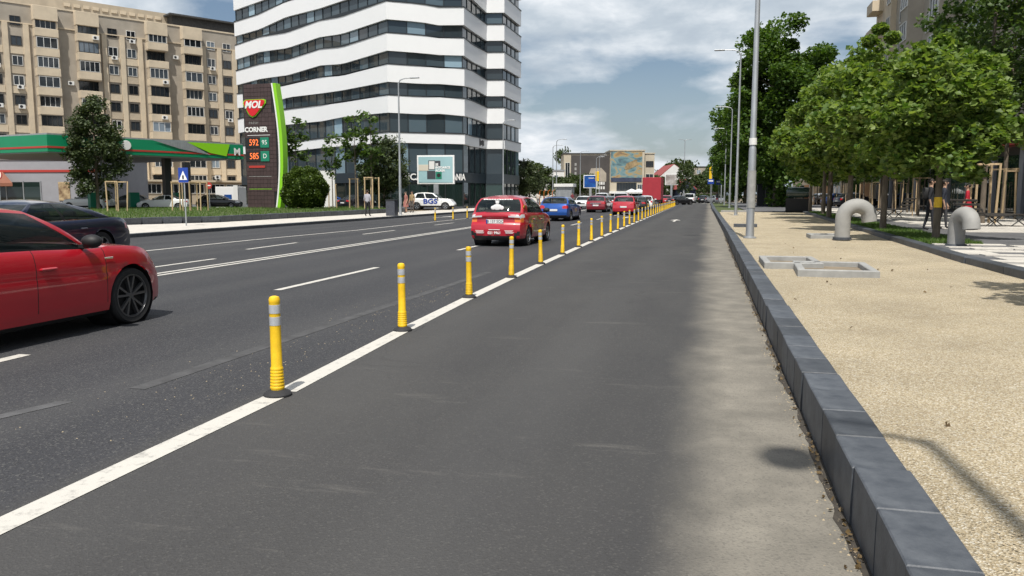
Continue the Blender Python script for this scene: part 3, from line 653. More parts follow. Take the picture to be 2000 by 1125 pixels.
text('021 9961', .105, 'white_paint', c, (-2.088, 0, .405), rt, 'phone_number', depth=.002, bold=.003)
MB().box((0, 0, 0), (.004, .34, .018)).build('small_print', 'white_paint', c, (-2.086, 0, .50))
for sg in (1, -1):
    m = MB()
    for k in range(4): m.box((0, random.uniform(-.02, .02), -.025 * k), (.004, .26 - .04 * (k % 2), .011))
    m.build('small_print', 'white_paint', c, (-2.068, sg * .44, .475))
m = MB(); [m.box((0, -.42 + .05 * k, random.uniform(-.003, .003)), (.006, random.uniform(.028, .044), .032)) for k in range(18)]; m.build('window_lettering', 'white_paint', c, (-1.645, 0, 1.375)).rotation_euler = (0, R(29), 0)
MB().box((0, 0, 0), (.012, .13, .045), bev=.004).build('badge', 'chrome', c, (-1.995, 0, .88)); MB().box((0, 0, 0), (.02, .5, .018)).build('wiper', 'black', c, (-1.90, .12, 1.06), .0)
st_ = MB().ell((0, .0, .07), (.012, .15, .085)).ell((0, .13, .05), (.012, .07, .06)).ell((0, -.13, .05), (.012, .07, .06)).ell((0, 0, .20), (.012, .055, .05)).box((0, 0, .25), (.012, .13, .03)); st_.build('sticker', 'white_paint', c, (-1.82, -.02, 1.08), 0); c.children[-1].rotation_euler = (0, R(27), 0); c.children[-1].scale = (.8, .8, .8)
MB().tube([(-1.15, 0, 1.49), (-1.28, 0, 1.66)], .006).build('aerial', 'black', c)
# brown pattern on the flank
M('wrap_print', (.27, .15, .07), .4, var=.55, vscale=3.5, coat=.6, col2=(.42, .30, .13))
for sg in (-1,):
    m = MB()
    for i in range(14):
        x0, x1 = -1.30 + i * .14, -1.30 + (i + 1) * .14
        for k in range(8):
            z0, z1 = .34 + k * .068, .34 + (k + 1) * .068
            if (x1 - .05 < -.9 and z0 < .66) or random.random() < .08: continue
            def yy_(x, z): return sg * (ww * interp(YF, (z - .19) / (.96 - .19)) * (1 - .0 * x) + .004)
            m.add([(x0, yy_(x0, z0), z0), (x1, yy_(x1, z0), z0), (x1, yy_(x1, z1), z1), (x0, yy_(x0, z1), z1)], [(0, 1, 2, 3)])
    m.build('side_graphic', 'wrap_print', c, smooth=60)
MB().lathe([(.075, -.002), (.10, -.002), (.10, .002), (.075, .002)], 20, axis='y').build('round_sticker', 'yellow_plastic', c, (-1.52, -.742, 1.12)).rotation_euler = (R(16), 0, 0)
# --- blue hatchback
g = dict(r0=-2.0, r1=-1.55, f1=.12, f0=1.02)
tp = [(-2.16, .95), (-2.0, 1.0), (-1.2, .985), (0, .955), (1.0, .93), (1.6, .86), (2.0, .76), (2.16, .64)]
hr = lamp_rules('hatch', 2.16, .9)
c = make_car('hatchback_car', 'metallic blue hatchback with dark rear spoiler ahead of the lettered red car', 'paint_blue', (-8.55, 47.4, 0), AWAY - .03, L=4.32, W=1.80, H=1.44, top=tp, gh=g, wheels=(-1.32, 1.34), wr=.325, seams=(-.95, .05, 1.0), rules=hr + [('bumper_insert', 'black', ('rear',), lambda x, y, z: z < .36)])
plate(c, -2.25, .64); MB().box((-1.62, 0, 1.40), (.30, 1.1, .03), bev=.01).build('spoiler', 'paint_black', c)
# --- the queue further on
def far_car(name, label, paint, x, y, head=AWAY, kind='hatch', detail=0, **k):
    if kind == 'hatch':
        L, W, H = 4.3, 1.79, 1.48; g = dict(r0=-1.98, r1=-1.45, f1=.15, f0=1.08); tp = [(-2.15, .93), (-1.98, .985), (0, .955), (1.05, .93), (1.7, .84), (2.15, .66)]
    elif kind == 'saloon':
        L, W, H = 4.55, 1.78, 1.43; g = dict(r0=-1.55, r1=-.85, f1=.30, f0=1.10); tp = [(-2.275, .85), (-2.15, .97), (-1.5, .99), (0, .95), (1.1, .93), (1.8, .84), (2.275, .66)]
    elif kind == 'suv':
        L, W, H = 4.34, 1.80, 1.66; g = dict(r0=-2.0, r1=-1.6, f1=.25, f0=1.05); tp = [(-2.17, 1.02), (-2.0, 1.09), (0, 1.06), (1.05, 1.05), (1.8, .98), (2.17, .76)]
    elif kind == 'van':
        L, W, H = 4.5, 1.83, 1.84; g = dict(r0=-2.2, r1=-2.12, f1=.55, f0=1.35); tp = [(-2.25, 1.05), (-2.2, 1.09), (0, 1.06), (1.3, 1.04), (1.9, .95), (2.25, .72)]; k.setdefault('inset', (.93, .84))
        k.setdefault('segs', [('pillar', 0, .04), ('side_window', .04, .34), ('pillar', .34, 1)])
    k.setdefault('rules', lamp_rules('hatch' if kind != 'saloon' else 'saloon', L / 2, W / 2))
    c = make_car(name, label, paint, (x, y, 0), head, L=L, W=W, H=H, top=tp, gh=g, detail=detail, zb=.18 if kind != 'suv' else .26, wr=.31 if kind != 'suv' else .345, clad=.26 if kind != 'suv' else .40, **k)
    plate(c, -L / 2 - .075, .62 if kind != 'saloon' else .60); return c
Q = 'cars queuing in the two lanes ahead'
c = far_car('family_car', 'dark maroon hatchback with wide chrome strip in the queue', 'paint_maroon', -9.4, 71, kind='hatch', detail=1, group=Q); MB().box((-2.21, 0, .80), (.03, .9, .06), bev=.01).build('chrome_strip', 'chrome', c)
far_car('hatchback_car', 'crimson hatchback queuing beside the bollards in front of the black saloon', 'paint_cherry', -6.15, 62.5, detail=1, group=Q)
far_car('saloon_car', 'black saloon queuing beside the bollards behind the white hatchback', 'paint_black', -6.3, 76, kind='saloon', group=Q)
far_car('hatchback_car', 'white hatchback queuing between black saloon and red box truck', 'paint_white', -6.5, 88, group=Q)
far_car('electric_saloon', 'white saloon with black nose badge coming towards us', 'paint_white', -13.6, 90, -AWAY, 'saloon', group='cars coming the other way', detail=1, rules=[('grille', 'black', ('front',), lambda x, y, z: .50 < z < .62 and y < .40), ('headlight', 'lamp_clear', ('front', 'side'), lambda x, y, z: x > 1.85 and .60 < z < .74 and y > .5)])
far_car('saloon_car', 'silver saloon behind the maroon hatchback in the queue', 'paint_silver', -10.3, 86, kind='saloon', group=Q)
far_car('delivery_van', 'white passenger van with dark rear window in the queue', 'paint_white', -10.4, 101, kind='van', group=Q, cat='van')
far_car('passenger_van', 'white van beside the taller van far up the queue', 'paint_white', -14.2, 112, kind='van', group=Q, cat='van')
far_car('estate_car', 'small red hatchback hidden partly by the box truck', 'paint_red', -6.4, 131, group=Q)
far_car('saloon_car', 'dark grey saloon turning across the end of the bollards', 'paint_black', -4.2, 128, AWAY - .75, 'saloon', group=Q)
far_car('delivery_van', 'white panel van at the junction beyond the bollards', 'paint_white', -3.1, 152, AWAY - .1, 'van', group=Q, cat='van')
far_car('hatchback_car', 'black hatchback beside the white panel van at the junction', 'paint_black', -.6, 158, AWAY - .2, group=Q)
far_car('hatchback_car', 'dark blue hatchback with white roof far up the queue', 'paint_navy', -7.0, 140, group=Q)
far_car('hatchback_car', 'silver hatchback parked by the far kerb', 'paint_silver', 1.2, 148, AWAY + .5, group=Q)
# red box truck
t = thing('box_truck', 'truck with a tall plain red box body in the queue', 'truck', (-7.35, 113, 0), AWAY)
M('truck_red', (.38, .03, .045), .55, var=.08, vscale=1.5)
MB().box((-1., 0, 2.35), (6.2, 2.45, 3.0), bev=.03).build('box_body', 'truck_red', t); MB().box((-1, 0, .75), (6.6, 2.2, .22)).build('chassis', 'black', t); MB().box((3.1, 0, 1.55), (1.9, 2.2, 1.9), bev=.15).build('cab', 'paint_red', t)
for sg in (-1, 1):
    MB().box((-4.12, sg * .95, .62), (.06, .4, .14)).build('tail_light', 'lamp_red', t)
    for x in (-2.9, 3.0): tm, rm = wheel_meshes(.45, 'plain'); o = put('wheel', tm, t, (x, sg * 1.0, .45), 0 if sg > 0 else math.pi); put('rim', rm, o)
MB().box((-4.14, 0, .62), (.05, 1.5, .12)).build('bumper', 'white_paint', t)
# --- parked by the filling station and the offices
sx, sy = spot(325, 76)
c = far_car('old_saloon', 'white older saloon parked at the filling station behind the lawn', 'paint_white', sx, sy, R(200), 'saloon', detail=1); c.location.z = .12
sx, sy = spot(432, 82); c = far_car('hatchback_car', 'black hatchback parked beside the fuel price totem', 'paint_black', sx, sy, R(20)); c.location.z = .12
sx, sy = spot(178, 74); c = far_car('off_roader', 'white car standing behind the tall tree at the filling station', 'paint_white', sx, sy, R(190), 'suv'); c.location.z = .12
sx, sy = spot(252, 78); c = far_car('hatchback_car', 'grey hatchback at the filling station behind the white saloon', 'paint_silver', sx, sy, R(200)); c.location.z = .12
sx, sy = spot(652, 84); c = far_car('hatchback_car', 'blue car parked behind the round clipped bush', 'paint_blue', sx, sy, R(30)); c.location.z = .12
sx, sy = spot(699, 84); c = far_car('saloon_car', 'black car parked between bush and pine tree', 'paint_black', sx, sy, R(75), 'saloon'); c.location.z = .12
sx, sy = spot(846, 76)
c = far_car('patrol_off_roader', 'white off-road car lettered BGS in front of the bank', 'paint_white', sx, sy, R(8), 'suv', detail=1, seams=(-.95, .05, 1.0)); c.location.z = .12
text('BGS', .62, 'blue_sign', c, (-.05, -.915, .78), (math.pi / 2, 0, 0), 'lettering', depth=.006, bold=.02, sx=1.25)
# ------------------------------------------------------------------ buildings
M('render_beige', (.45, .38, .285), .9, var=.14, vscale=.6, bump=.15, bscale=14, detail=8)
M('render_light', (.58, .49, .365), .9, var=.12, vscale=.6, bump=.1, bscale=14, detail=8)
M('render_grey', (.36, .32, .265), .9, var=.16, vscale=.5, bump=.15, bscale=14, detail=8)
M('roof_dark', (.06, .06, .06), .9, var=.3)
M('frame_white', (.70, .70, .68), .5, rnd=.12); M('frame_dark', (.05, .045, .04), .6)
M('office_white', (.80, .81, .82), .45, var=.015, vscale=.5); M('office_mullion', (.035, .042, .048), .4, metal=.4)
M('station_grey', (.30, .30, .325), .75, var=.06, vscale=1); M('station_green', (.004, .22, .10), .4, var=.05, vscale=.6); M('station_red', (.42, .04, .03), .5)
M('lime', (.24, .58, .015), .4); M('totem_brown', (.058, .036, .036), .5, rnd=.12); M('logo_red', (.60, .012, .02), .4); M('led', (1., .20, .05), .5, emit=.55); M('totem_green', (.01, .20, .12), .4)
def window_set(W, H, n, frame='frame_white', sash=.06):
    f = MB()
    for z in (-H / 2 + sash / 2, H / 2 - sash / 2): f.box((0, -.03, z), (W, .10, sash))
    for k in range(n + 1): f.box((-W / 2 + sash / 2 + (W - sash) * k / n, -.03, 0), (sash, .10, H - 2 * sash - .002))
    p = MB().box((0, 0, 0), (W - .02, .03, H - .02)); return f.mesh('window', frame), p.mesh('pane', 'flat_glass')
def put_window(ms, parent, x, y, z, sill=None):
    o = put('window', ms[0], parent, (x, y, z)); put('pane', ms[1], o); return o
AC = None
def ac_unit(parent, x, y, z):
    global AC
    if AC is None:
        m = MB().box((0, 0, 0), (.82, .30, .58), bev=.02); m.mat(1); m.lathe([(.001, -.155), (.21, -.156)], 16, (-.1, 0, 0), 'y', caps=False); AC = m.mesh('air_conditioner', ['white_plastic', 'dark_metal'])
    put('air_conditioner', AC, parent, (x, y - .17, z))
# --- long apartment block behind the filling station (local x along the front, -y towards the street)
FL, Z0, NF = 2.8, 5.0, 9
ax, ay = spot(10, 115.8); bx_, by_ = spot(458, 139.6); ang = math.atan2(by_ - ay, bx_ - ax)
blk = thing('apartment_block', 'long beige concrete apartment block with glazed balconies behind the filling station', 'building', (ax, ay, 0), ang)
TOP = Z0 + FL * 8 + 1.6
MB().ext((-34, 0, 0), (39, 13, TOP)).build('wall', 'render_grey', blk)
MB().ext((-34, 3.2, TOP), (30, 12, TOP + 2.3)).build('attic_storey', 'render_beige', blk)
m = MB().ext((26, 1.2, TOP + .004), (38.5, 9, TOP + 1.7)); m.build('roof_shed', 'roof_dark', blk); MB().ext((25.4, .4, TOP + 1.7), (39.2, 9.6, TOP + 1.95)).build('shed_roof', 'roof_dark', blk)
for k in range(11): MB().box((11 + 1.35 * k, 3.1, TOP + 1.35), (.9, .12, .5)).build('vent', 'render_light', blk)
MB().ext((-34, -.16, TOP - 2.95), (39, -.002, TOP - 2.8)).build('cornice', 'render_light', blk); MB().ext((-34, -.10, TOP - .22), (39, -.002, TOP + .02)).build('parapet', 'render_light', blk)
W1 = window_set(1.35, 1.35, 2); W1d = window_set(1.35, 1.35, 2, 'frame_dark'); W2 = window_set(2.75, 1.5, 4); W2d = window_set(2.75, 1.5, 4, 'frame_dark', .04); W2b = window_set(2.75, 1.5, 3)
pm = MB().ext((-.35, -.30, Z0 - 1.2), (.35, -.003, TOP - 3.0)).mesh('pilaster', 'render_light'); spn = MB().box((0, -.06, 0), (1.95, .11, 1.0)).mesh('spandrel', 'render_light'); spn2 = MB().box((0, -.06, 0), (1.95, .11, 1.0)).mesh('spandrel', 'render_beige')
def win_pair(x0, x1):
    for x in (x0, x1):
        for f in range(NF):
            z = Z0 + FL * f - 1.0
            if f < NF - 1: put('spandrel', spn if f % 2 else spn2, blk, (x, -.001, z - 1.35))
            put_window(W1 if random.random() < .55 else W1d, blk, x, -.02, z)
            if random.random() < .22: ac_unit(blk, x + .1, -.14, z - .95)
    d = x1 - x0
    for x in (x0 - d / 2 + .1, (x0 + x1) / 2, x1 + d / 2 - .1): put('pilaster', pm, blk, (x, 0, 0))
bal = MB().box((0, 0, 0), (3.1, 1.25, 1.12), bev=.03).mesh('balcony', 'render_light', 40); slab = MB().box((0, 0, 0), (3.1, 1.2, .16)).mesh('balcony_slab', 'render_beige'); cheek = MB().box((0, 0, 0), (.12, 1.15, 1.5)).mesh('balcony_cheek', 'render_beige')
def bay(x, depth=1.25, open_=.22):
    for f in range(NF):
        z = Z0 + FL * f - 1.0
        put('balcony', bal, blk, (x, -.63, z - 1.36)); put('balcony_slab', slab, blk, (x, -.61, z + .86))
        r = random.random()
        if r > open_:
            put_window((W2, W2b, W2, W2d)[int(random.random() * 4)], blk, x, -1.12 if r > .4 else -.75, z + .02)
            for s in (-1, 1): put('balcony_cheek', cheek, blk, (x + s * 1.46, -.59, z + .01))
        else: put_window(W2d, blk, x, -.06, z)
        if random.random() < .25: ac_unit(blk, x + random.choice((-1, 1)) * random.uniform(.3, 1.), -1.27, z - 1.3)
    MB().box((x, -.63, TOP - 1.22), (3.15, 1.25, 2.0), bev=.03).build('bay_top', 'render_light', blk)
for m0 in (-31.6, -15.8, .0, 15.8, 31.3):
    win_pair(m0 + .45, m0 + 3.2)
    if m0 < 31:
        bay(m0 + 6.9); bay(m0 + 12.5)
        ac_unit(blk, m0 + 10.0, -.01, Z0 + FL * random.randint(3, 7) - .8)
# low shops along its foot, seen under the canopy
MB().ext((-2, -5, 0), (38, -.01, 3.6)).build('shop_base', 'render_beige', blk); MB().ext((6, -5.6, 3.6), (38.5, -.01, 3.9)).build('shop_roof', 'render_light', blk)
WS = window_set(3.0, 1.5, 4)
for k in range(9): put_window(WS, blk, 9 + k * 3.4, -5.02, 2.5)
MB().box((11.5, -5.2, 1.5), (4, .2, .7)).build('shop_sign', 'station_red', blk)
for x in (29.5, 34): ac_unit(blk, x, -5.7, 4.4)
# --- white banded office tower
pA, pB, pC = Vector(spot(478, 108)), Vector(spot(765, 84.5)), Vector(spot(905, 86.5))
pN = pC + Vector((0.1, 8.6)); pB2 = pN + Vector((2.0, .4)); pE = pB2 + Vector((.15, 7.6)); pBack = pE + Vector((-20, 3)); pBack2 = pA + Vector((8, 18))
off = thing('office_tower', 'white office tower with wavy bands and dark strip windows on the corner', 'building')
def face_pts(path, step):
    out = []
    for p, q in zip(path, path[1:]):
        n = max(1, round((q - p).length / step))
        for i in range(n): out.append((p.lerp(q, i / n), p.lerp(q, (i + 1) / n)))
    return out
def offset_path(path, d):
    nrm = []
    for i in range(len(path)):
        ds = []
        if i > 0: ds.append((path[i] - path[i - 1]).normalized())
        if i < len(path) - 1: ds.append((path[i + 1] - path[i]).normalized())
        ns = [Vector((t.y, -t.x)) for t in ds]; n = sum(ns, Vector((0, 0))).normalized(); n /= max(.5, n.dot(ns[0])); nrm.append(path[i] + n * d)
    return nrm
front_path = [pA, pB, pC, pN, pB2, pE]; LA = (pB - pA).length; LB = LA + (pC - pB).length
def wave(k, s, w):      # bands swell and dip along the long front
    ks = [(0, -.25 * (k % 2)), (LA * .20, .35 * math.sin(k * 2.1)), (LA * .40, -.55 * math.cos(k * 1.7 + w)), (LA * .62, .15), (LA * .75, .45 * math.sin(k * 1.3 + w)), (LA, .25), (LA + 3.5, .1), (LA + 5, .3 * math.sin(k + w)), (LB, 0), (LB + 3, -.35 * math.cos(k * 1.9)), (LB + 8.6, -.1), (LB + 30, -.1)]
    return .62 * interp(ks, s)
def band(zlo, zhi, k, path, d, name='band', mat='office_white', wav=1.):
    pts = []; s = 0; st = []
    for p, q in face_pts(path, 1.3): st.append((p, s)); s += (q - p).length
    st.append((path[-1], s))
    P0 = offset_path(path, 0); m = MB(); V = []
    # walk the offset path in step with the base path
    out = offset_path(path, d); seg = []; s = 0
    for i in range(len(path) - 1):
        n = max(1, round((path[i + 1] - path[i]).length / 1.3))
        for j in range(n + (1 if i == len(path) - 2 else 0)):
            t = j / n; seg.append((path[i].lerp(path[i + 1], t), out[i].lerp(out[i + 1], t), s + (path[i + 1] - path[i]).length * t))
        s += (path[i + 1] - path[i]).length
    for pi, po, ss in seg:
        a_, b_ = zlo + wave(k, ss, .4) * wav, zhi + wave(k, ss, 1.6) * .8 * wav
        V += [(pi.x, pi.y, a_), (po.x, po.y, a_), (po.x, po.y, b_), (pi.x, pi.y, b_)]
    F = [];
    for i in range(len(seg) - 1):
        o = i * 4
        for q in range(3): F.append((o + q, o + 4 + q, o + 5 + q, o + 1 + q))
    m.add(V, F); return m.build(name, mat, off, recalc=False)
zs = [(6.90, 7.95)] + [(9.85 + 3.13 * k, 9.85 + 3.13 * k + 1.80) for k in range(0, 8)]
core = MB(); cp = offset_path(front_path, -.35); core.prism([(p.x, p.y) for p in cp] + [(pBack.x, pBack.y), (pBack2.x, pBack2.y)], 0, 36); core.build('core_wall', 'office_mullion', off)
for k, (z0, z1) in enumerate(zs):
    band(z0, z1, k, front_path, .30, wav=.35 if k == 0 else 1.); band(z1 - .002, z1 + .10, k, front_path, .36, 'band_trim', 'office_mullion', wav=.35 if k == 0 else 1.)
def pane_quad(p, q, z0, z1, d=0.):
    t = (q - p).normalized(); n = Vector((t.y, -t.x)); g_ = .035; a_, b_ = p + t * g_ + n * d, q - t * g_ + n * d; c_, d_ = a_ - n * .05, b_ - n * .05
    return MB().add([(a_.x, a_.y, z0), (b_.x, b_.y, z0), (b_.x, b_.y, z1), (a_.x, a_.y, z1), (c_.x, c_.y, z0), (d_.x, d_.y, z0), (d_.x, d_.y, z1), (c_.x, c_.y, z1)], [(0, 1, 2, 3), (5, 4, 7, 6), (1, 5, 6, 2), (4, 0, 3, 7)])
fp = face_pts(front_path, 1.75)
MU = {}
def mullion(p, q, z0, z1, w, dep):
    t = (q - p).normalized(); n = Vector((t.y, -t.x)); c_ = p + n * .02; key = (w, dep, round(z1 - z0, 2))
    if key not in MU: MU[key] = MB().box((0, 0, 0), (w, dep, z1 - z0)).mesh('mullion', 'office_mullion')
    put('mullion', MU[key], off, (c_.x, c_.y, (z0 + z1) / 2), math.atan2(t.y, t.x))
for k in range(8):
    z0, z1 = zs[k][1] - .9, zs[k + 1][0] + .9
    for p, q in fp: pane_quad(p, q, z0, z1).build('pane', 'office_glass', off); mullion(p, q, z0, z1, .07, .10)
for p, q in face_pts(front_path, 2.1): pane_quad(p, q, 3.95, 7.1).build('pane', 'office_glass', off); pane_quad(p, q, .25, 2.85).build('pane', 'shop_glass', off); mullion(p, q, .05, 6.95, .09, .14)
M('fascia', (.022, .034, .045), .35); band(2.85, 3.95, 0, front_path, .12, 'fascia', 'fascia', 0); band(0, .28, 0, front_path, .10, 'plinth', 'granite', 0)
M('gold', (.80, .48, .03), .4)
tB = (pC - pB).normalized(); nB = Vector((tB.y, -tB.x)); rzB = math.atan2(tB.y, tB.x)
c_ = pB.lerp(pC, .22) + nB * .2; text('BANCA', .95, 'white_paint', off, (c_.x, c_.y, 3.38), (math.pi / 2, 0, rzB), 'bank_name', depth=.03, bold=.02)
c_ = pB.lerp(pC, .45) + nB * .2; o = MB().lathe([(.55, -.03), (.62, 0), (.55, .04)], 24, axis='y').build('bank_emblem', 'gold', off, (c_.x, c_.y, 3.35), rzB); text('BT', .5, 'fascia', o, (0, -.05, 0), name='emblem_letters', depth=.02)
c_ = pB.lerp(pC, .77) + nB * .2; text('TRANSILVANIA', .95, 'white_paint', off, (c_.x, c_.y, 3.38), (math.pi / 2, 0, rzB), 'bank_name', depth=.03, bold=.02, sx=.62)
p_ = pC.lerp(pN, .62); [MB().box((p_.x + .34, p_.y + .38 * k, 7.42), (.05, .2, (.8, .5, .45, .7, .55)[k])).build('tenant_letter', 'dark_metal', off) for k in range(5)]
# --- fuel price totem
tx, ty = spot(522, 74); tot = thing('price_totem', 'tall brown tiled fuel price totem with red shield logo and curved lime edge', 'sign', (tx, ty, .3), -R(4))
TH = 11.2
def edge(z): return 1.32 + .62 * math.sin(math.pi * min(1, max(0, (z + .6) / 12.2)) ** .9) * 1.0 + .05      # right edge bulges
zz = [TH * i / 24 for i in range(25)]; prof = [(-1.85 + .03 * (11 - z) * .5, z) for z in (0, TH)]
poly = [(-1.7, 0)] + [(edge(z) - .2, z) for z in zz] + [(-1.85, TH)]
MB().prism(poly, -.32, .32, 'y').build('pillar', 'black', tot, recalc=True)
tl = MB().box((0, 0, 0), (.345, .04, .345), bev=.008).mesh('tile', 'totem_brown')
for i in range(30):
    z = .2 + i * .373
    for j in range(11):
        x = -1.52 + j * .36
        if x + .18 < edge(z) - .22 and x - .18 > -1.83: put('tile', tl, tot, (x, -.335, z))
for (d0, d1, mt, nm) in ((-.2, -.06, 'white_paint', 'white_edge'), (-.05, .26, 'lime', 'lime_edge')):
    m = MB(); P = []
    for z in zz: P += [(edge(z) + d0, -.38, z), (edge(z) + d1, -.38, z), (edge(z) + d1, .36, z), (edge(z) + d0, .36, z)]
    F = [(0, 1, 2, 3), (99, 98, 97, 96)]
    for i in range(24):
        for q in range(4): F.append((i * 4 + q, i * 4 + 4 + q, i * 4 + 4 + (q + 1) % 4, i * 4 + (q + 1) % 4))
    m.add(P, F).build(nm, mt, tot, recalc=True)
def shield(s): return [(x * s, z * s) for x, z in ((-.95, .48), (-.75, .58), (.75, .58), (.97, .50), (.95, .30), (.60, -.08), (.05, -.62), (-.22, -.72), (-.50, -.55), (-.85, .05), (-1., .3))]
MB().prism([(x, z) for x, z in reversed(shield(1.25))], -.46, -.37, 'y').build('logo_border', 'lime', tot, (-.52, 0, 9.1), recalc=True)
lg = MB().prism([(x, z) for x, z in reversed(shield(1.12))], -.52, -.40, 'y').build('logo_shield', 'logo_red', tot, (-.52, 0, 9.12), recalc=True); text('MOL', .86, 'white_paint', lg, (-.10, -.54, .20), name='logo_letters', shear=.25, bold=.03, depth=.012)
text('FRESH', .30, 'concrete', tot, (-.75, -.37, 7.72), name='small_lettering', spacing=1.3); text('CORNER', .60, 'white_paint', tot, (-.52, -.37, 7.12), name='shop_lettering', bold=.025)
for z, pr, gr_ in ((5.95, '592', '95'), (4.72, '585', 'D')):
    o = MB().box((-.87, -.37, z), (1.55, .05, .92), bev=.01).build('price_display', 'black', tot); text(pr, .80, 'led', o, (-.78, -.40, z), name='price_digits', bold=.004, sx=.84, depth=.004)
    o = MB().box((.36, -.38, z), (.9, .06, .92), bev=.01).build('fuel_grade', 'totem_green', tot); text(gr_, .58, 'white_paint', o, (.36, -.415, z), name='grade_letters')
MB().box((-.55, -.37, 3.78), (1.7, .05, .2)).build('red_strip', 'station_red', tot)
for z, mt in ((2.9, 'concrete'), (1.75, 'lime'), (6.62, 'white_paint')): MB().box((-.25, -.365, z), (2.4, .02, .04)).build('thin_strip', mt, tot)
# --- filling station: canopy and shop
c0, c1, c2 = Vector(spot(-60, 71)), Vector(spot(105, 66)), Vector(spot(482, 80)); can = thing('station_canopy', 'green filling station canopy with red stripe on a dark column', 'canopy')
d3 = (c0 - c1); c3 = c2 + d3 * 1.5; c0 = c1 + d3 * 1.5; poly = [c1, c2, c3, c0]
def slab_poly(name, mt, z0, z1, grow=0.):
    cen = sum(poly, Vector((0, 0))) / 4; return MB().prism([((p - cen) * (1 + grow) + cen)[:] for p in poly], z0, z1).build(name, mt, can, recalc=True)
slab_poly('fascia', 'station_green', 5.05, 6.42); slab_poly('red_stripe', 'station_red', 5.35, 5.5, .004); slab_poly('soffit', 'station_grey', 4.95, 5.048, -.012); slab_poly('roof_edge', 'galvanised', 6.42, 6.55, -.004)
tt = (c2 - c1).normalized(); nn = Vector((tt.y, -tt.x)); L_ = (c2 - c1).length; rz_ = math.atan2(tt.y, tt.x)
def on_front(u, d): p = c1 + tt * u + nn * d; return p
m = MB(); q = [on_front(L_ - 9, .06), on_front(L_ - 5.4, .06), on_front(L_ - .1, .06), on_front(L_ + .02, .06)]
m.add([(*on_front(L_ - 6.0, .07), 6.42), (*on_front(L_ - 3.6, .07), 5.5), (*on_front(L_ - 1.9, .07), 5.25), (*on_front(L_ - 1.5, .07), 6.42)], [(0, 1, 2, 3)]); m.build('lime_panel', 'lime', can)
m = MB(); m.add([(*on_front(L_ - 9.2, .075), 6.42), (*on_front(L_ - 6.6, .075), 5.75), (*on_front(L_ - 3.6, .075), 5.3), (*on_front(L_ - 5.9, .075), 6.42)], [(0, 1, 2, 3)]); m.build('grey_panel', 'galvanised', can)
p = on_front(L_ - 11.6, .1); MB().lathe([(.40, -.03), (.42, 0), (.38, .02)], 20, axis='y').build('round_emblem', 'white_paint', can, (p.x, p.y, 5.85), rz_)
p = on_front(L_ - .75, .1); text('M', .95, 'white_paint', can, (p.x, p.y, 5.7), (math.pi / 2, 0, rz_), 'canopy_letter', bold=.03)
for u, dd in ((L_ * .62, -2.2), (L_ * .97, -10)): p = on_front(u, dd); MB().box((p.x, p.y, 2.5), (.62, .62, 5.0), rz_).build('column', 'dark_metal', can)
for u in (.3, .5, .75): p = on_front(L_ * u, -4.5); MB().box((p.x, p.y, .9), (.9, .55, 1.7), rz_, bev=.05).build('fuel_pump', 'totem_green', can)
s0, s1 = Vector(spot(-120, 88)), Vector(spot(205, 86)); st_ = (s1 - s0).normalized(); rzs = math.atan2(st_.y, st_.x); shop = thing('station_shop', 'grey filling station shop with red stripe, dark shopfront and food poster', 'building', (*s0, 0), rzs); LS = (s1 - s0).length
MB().ext((0, 0, 0), (LS, 9, 5.3)).build('wall', 'station_grey', shop); MB().ext((-.1, -.12, 5.3), (LS + .1, 9.1, 5.55)).build('coping', 'concrete', shop); MB().ext((0, -.08, 3.95), (LS, -.003, 4.2)).build('red_stripe', 'station_red', shop)
for k in range(6): MB().ext((.6 + 2.0 * k, -.05, .4), (2.45 + 2.0 * k, -.004, 2.9)).build('pane', 'shop_glass', shop)
m = MB(); [m.ext((.5 + 2 * k, -.10, .3), (.62 + 2 * k, -.006, 3.0)) for k in range(7)]; m.build('shopfront_frame', 'galvanised', shop)
M('poster_food', (.30, .11, .05), .5, var=.7, vscale=1.6, col2=(.62, .48, .28)); MB().ext((14.6, -.07, .9), (15.9, -.004, 2.9)).build('poster', 'poster_food', shop)
M('awning', (.22, .085, .05), .85, var=.1); m = MB(); aw = [(4.6, -.1, 4.0), (8.3, -.1, 4.0), (11.6, -3.0, 2.75), (1.2, -3.0, 2.75)]; m.add(aw + [(x, y, z - .06) for x, y, z in aw], [(0, 1, 2, 3), (7, 6, 5, 4), (3, 2, 6, 7), (0, 3, 7, 4), (2, 1, 5, 6)]); m.add([(1.2, -3, 2.69), (11.6, -3, 2.69), (11.6, -3.02, 2.42), (1.2, -3.02, 2.42)], [(0, 1, 2, 3)]); m.build('awning', 'awning', shop, recalc=True)
# --- buildings closing the street
def low_house(label, px0, px1, d, h, wallm, roofm=None, name='house', wins=(), ridge=0, depth=12):
    p, q = Vector(spot(px0, d)), Vector(spot(px1, d)); an = math.atan2((q - p).y, (q - p).x); L_ = (q - p).length; t = thing(name, label, 'building', (*p, 0), an)
    MB().ext((0, 0, 0), (L_, depth, h)).build('wall', wallm, t)
    if ridge:
        m = MB(); m.prism([(-.4, h), (L_ + .4, h), (L_ * .45, h + ridge)], -.5, depth + .4, 'y'); m.build('roof', roofm, t, recalc=True)
        m = MB(); m.prism([(0, h - .01), (L_, h - .01), (L_ * .45, h + ridge - .15)], -.52, -.51, 'y'); m.build('gable', wallm, t, recalc=True)
    else: MB().ext((-.15, -.15, h), (L_ + .15, depth, h + .3)).build('roof', roofm or wallm, t)
    for x, z, w, hh, n in wins: put_window(window_set(w, hh, n, 'frame_dark' if n > 3 else 'frame_white'), t, x, -.03, z)
    return t
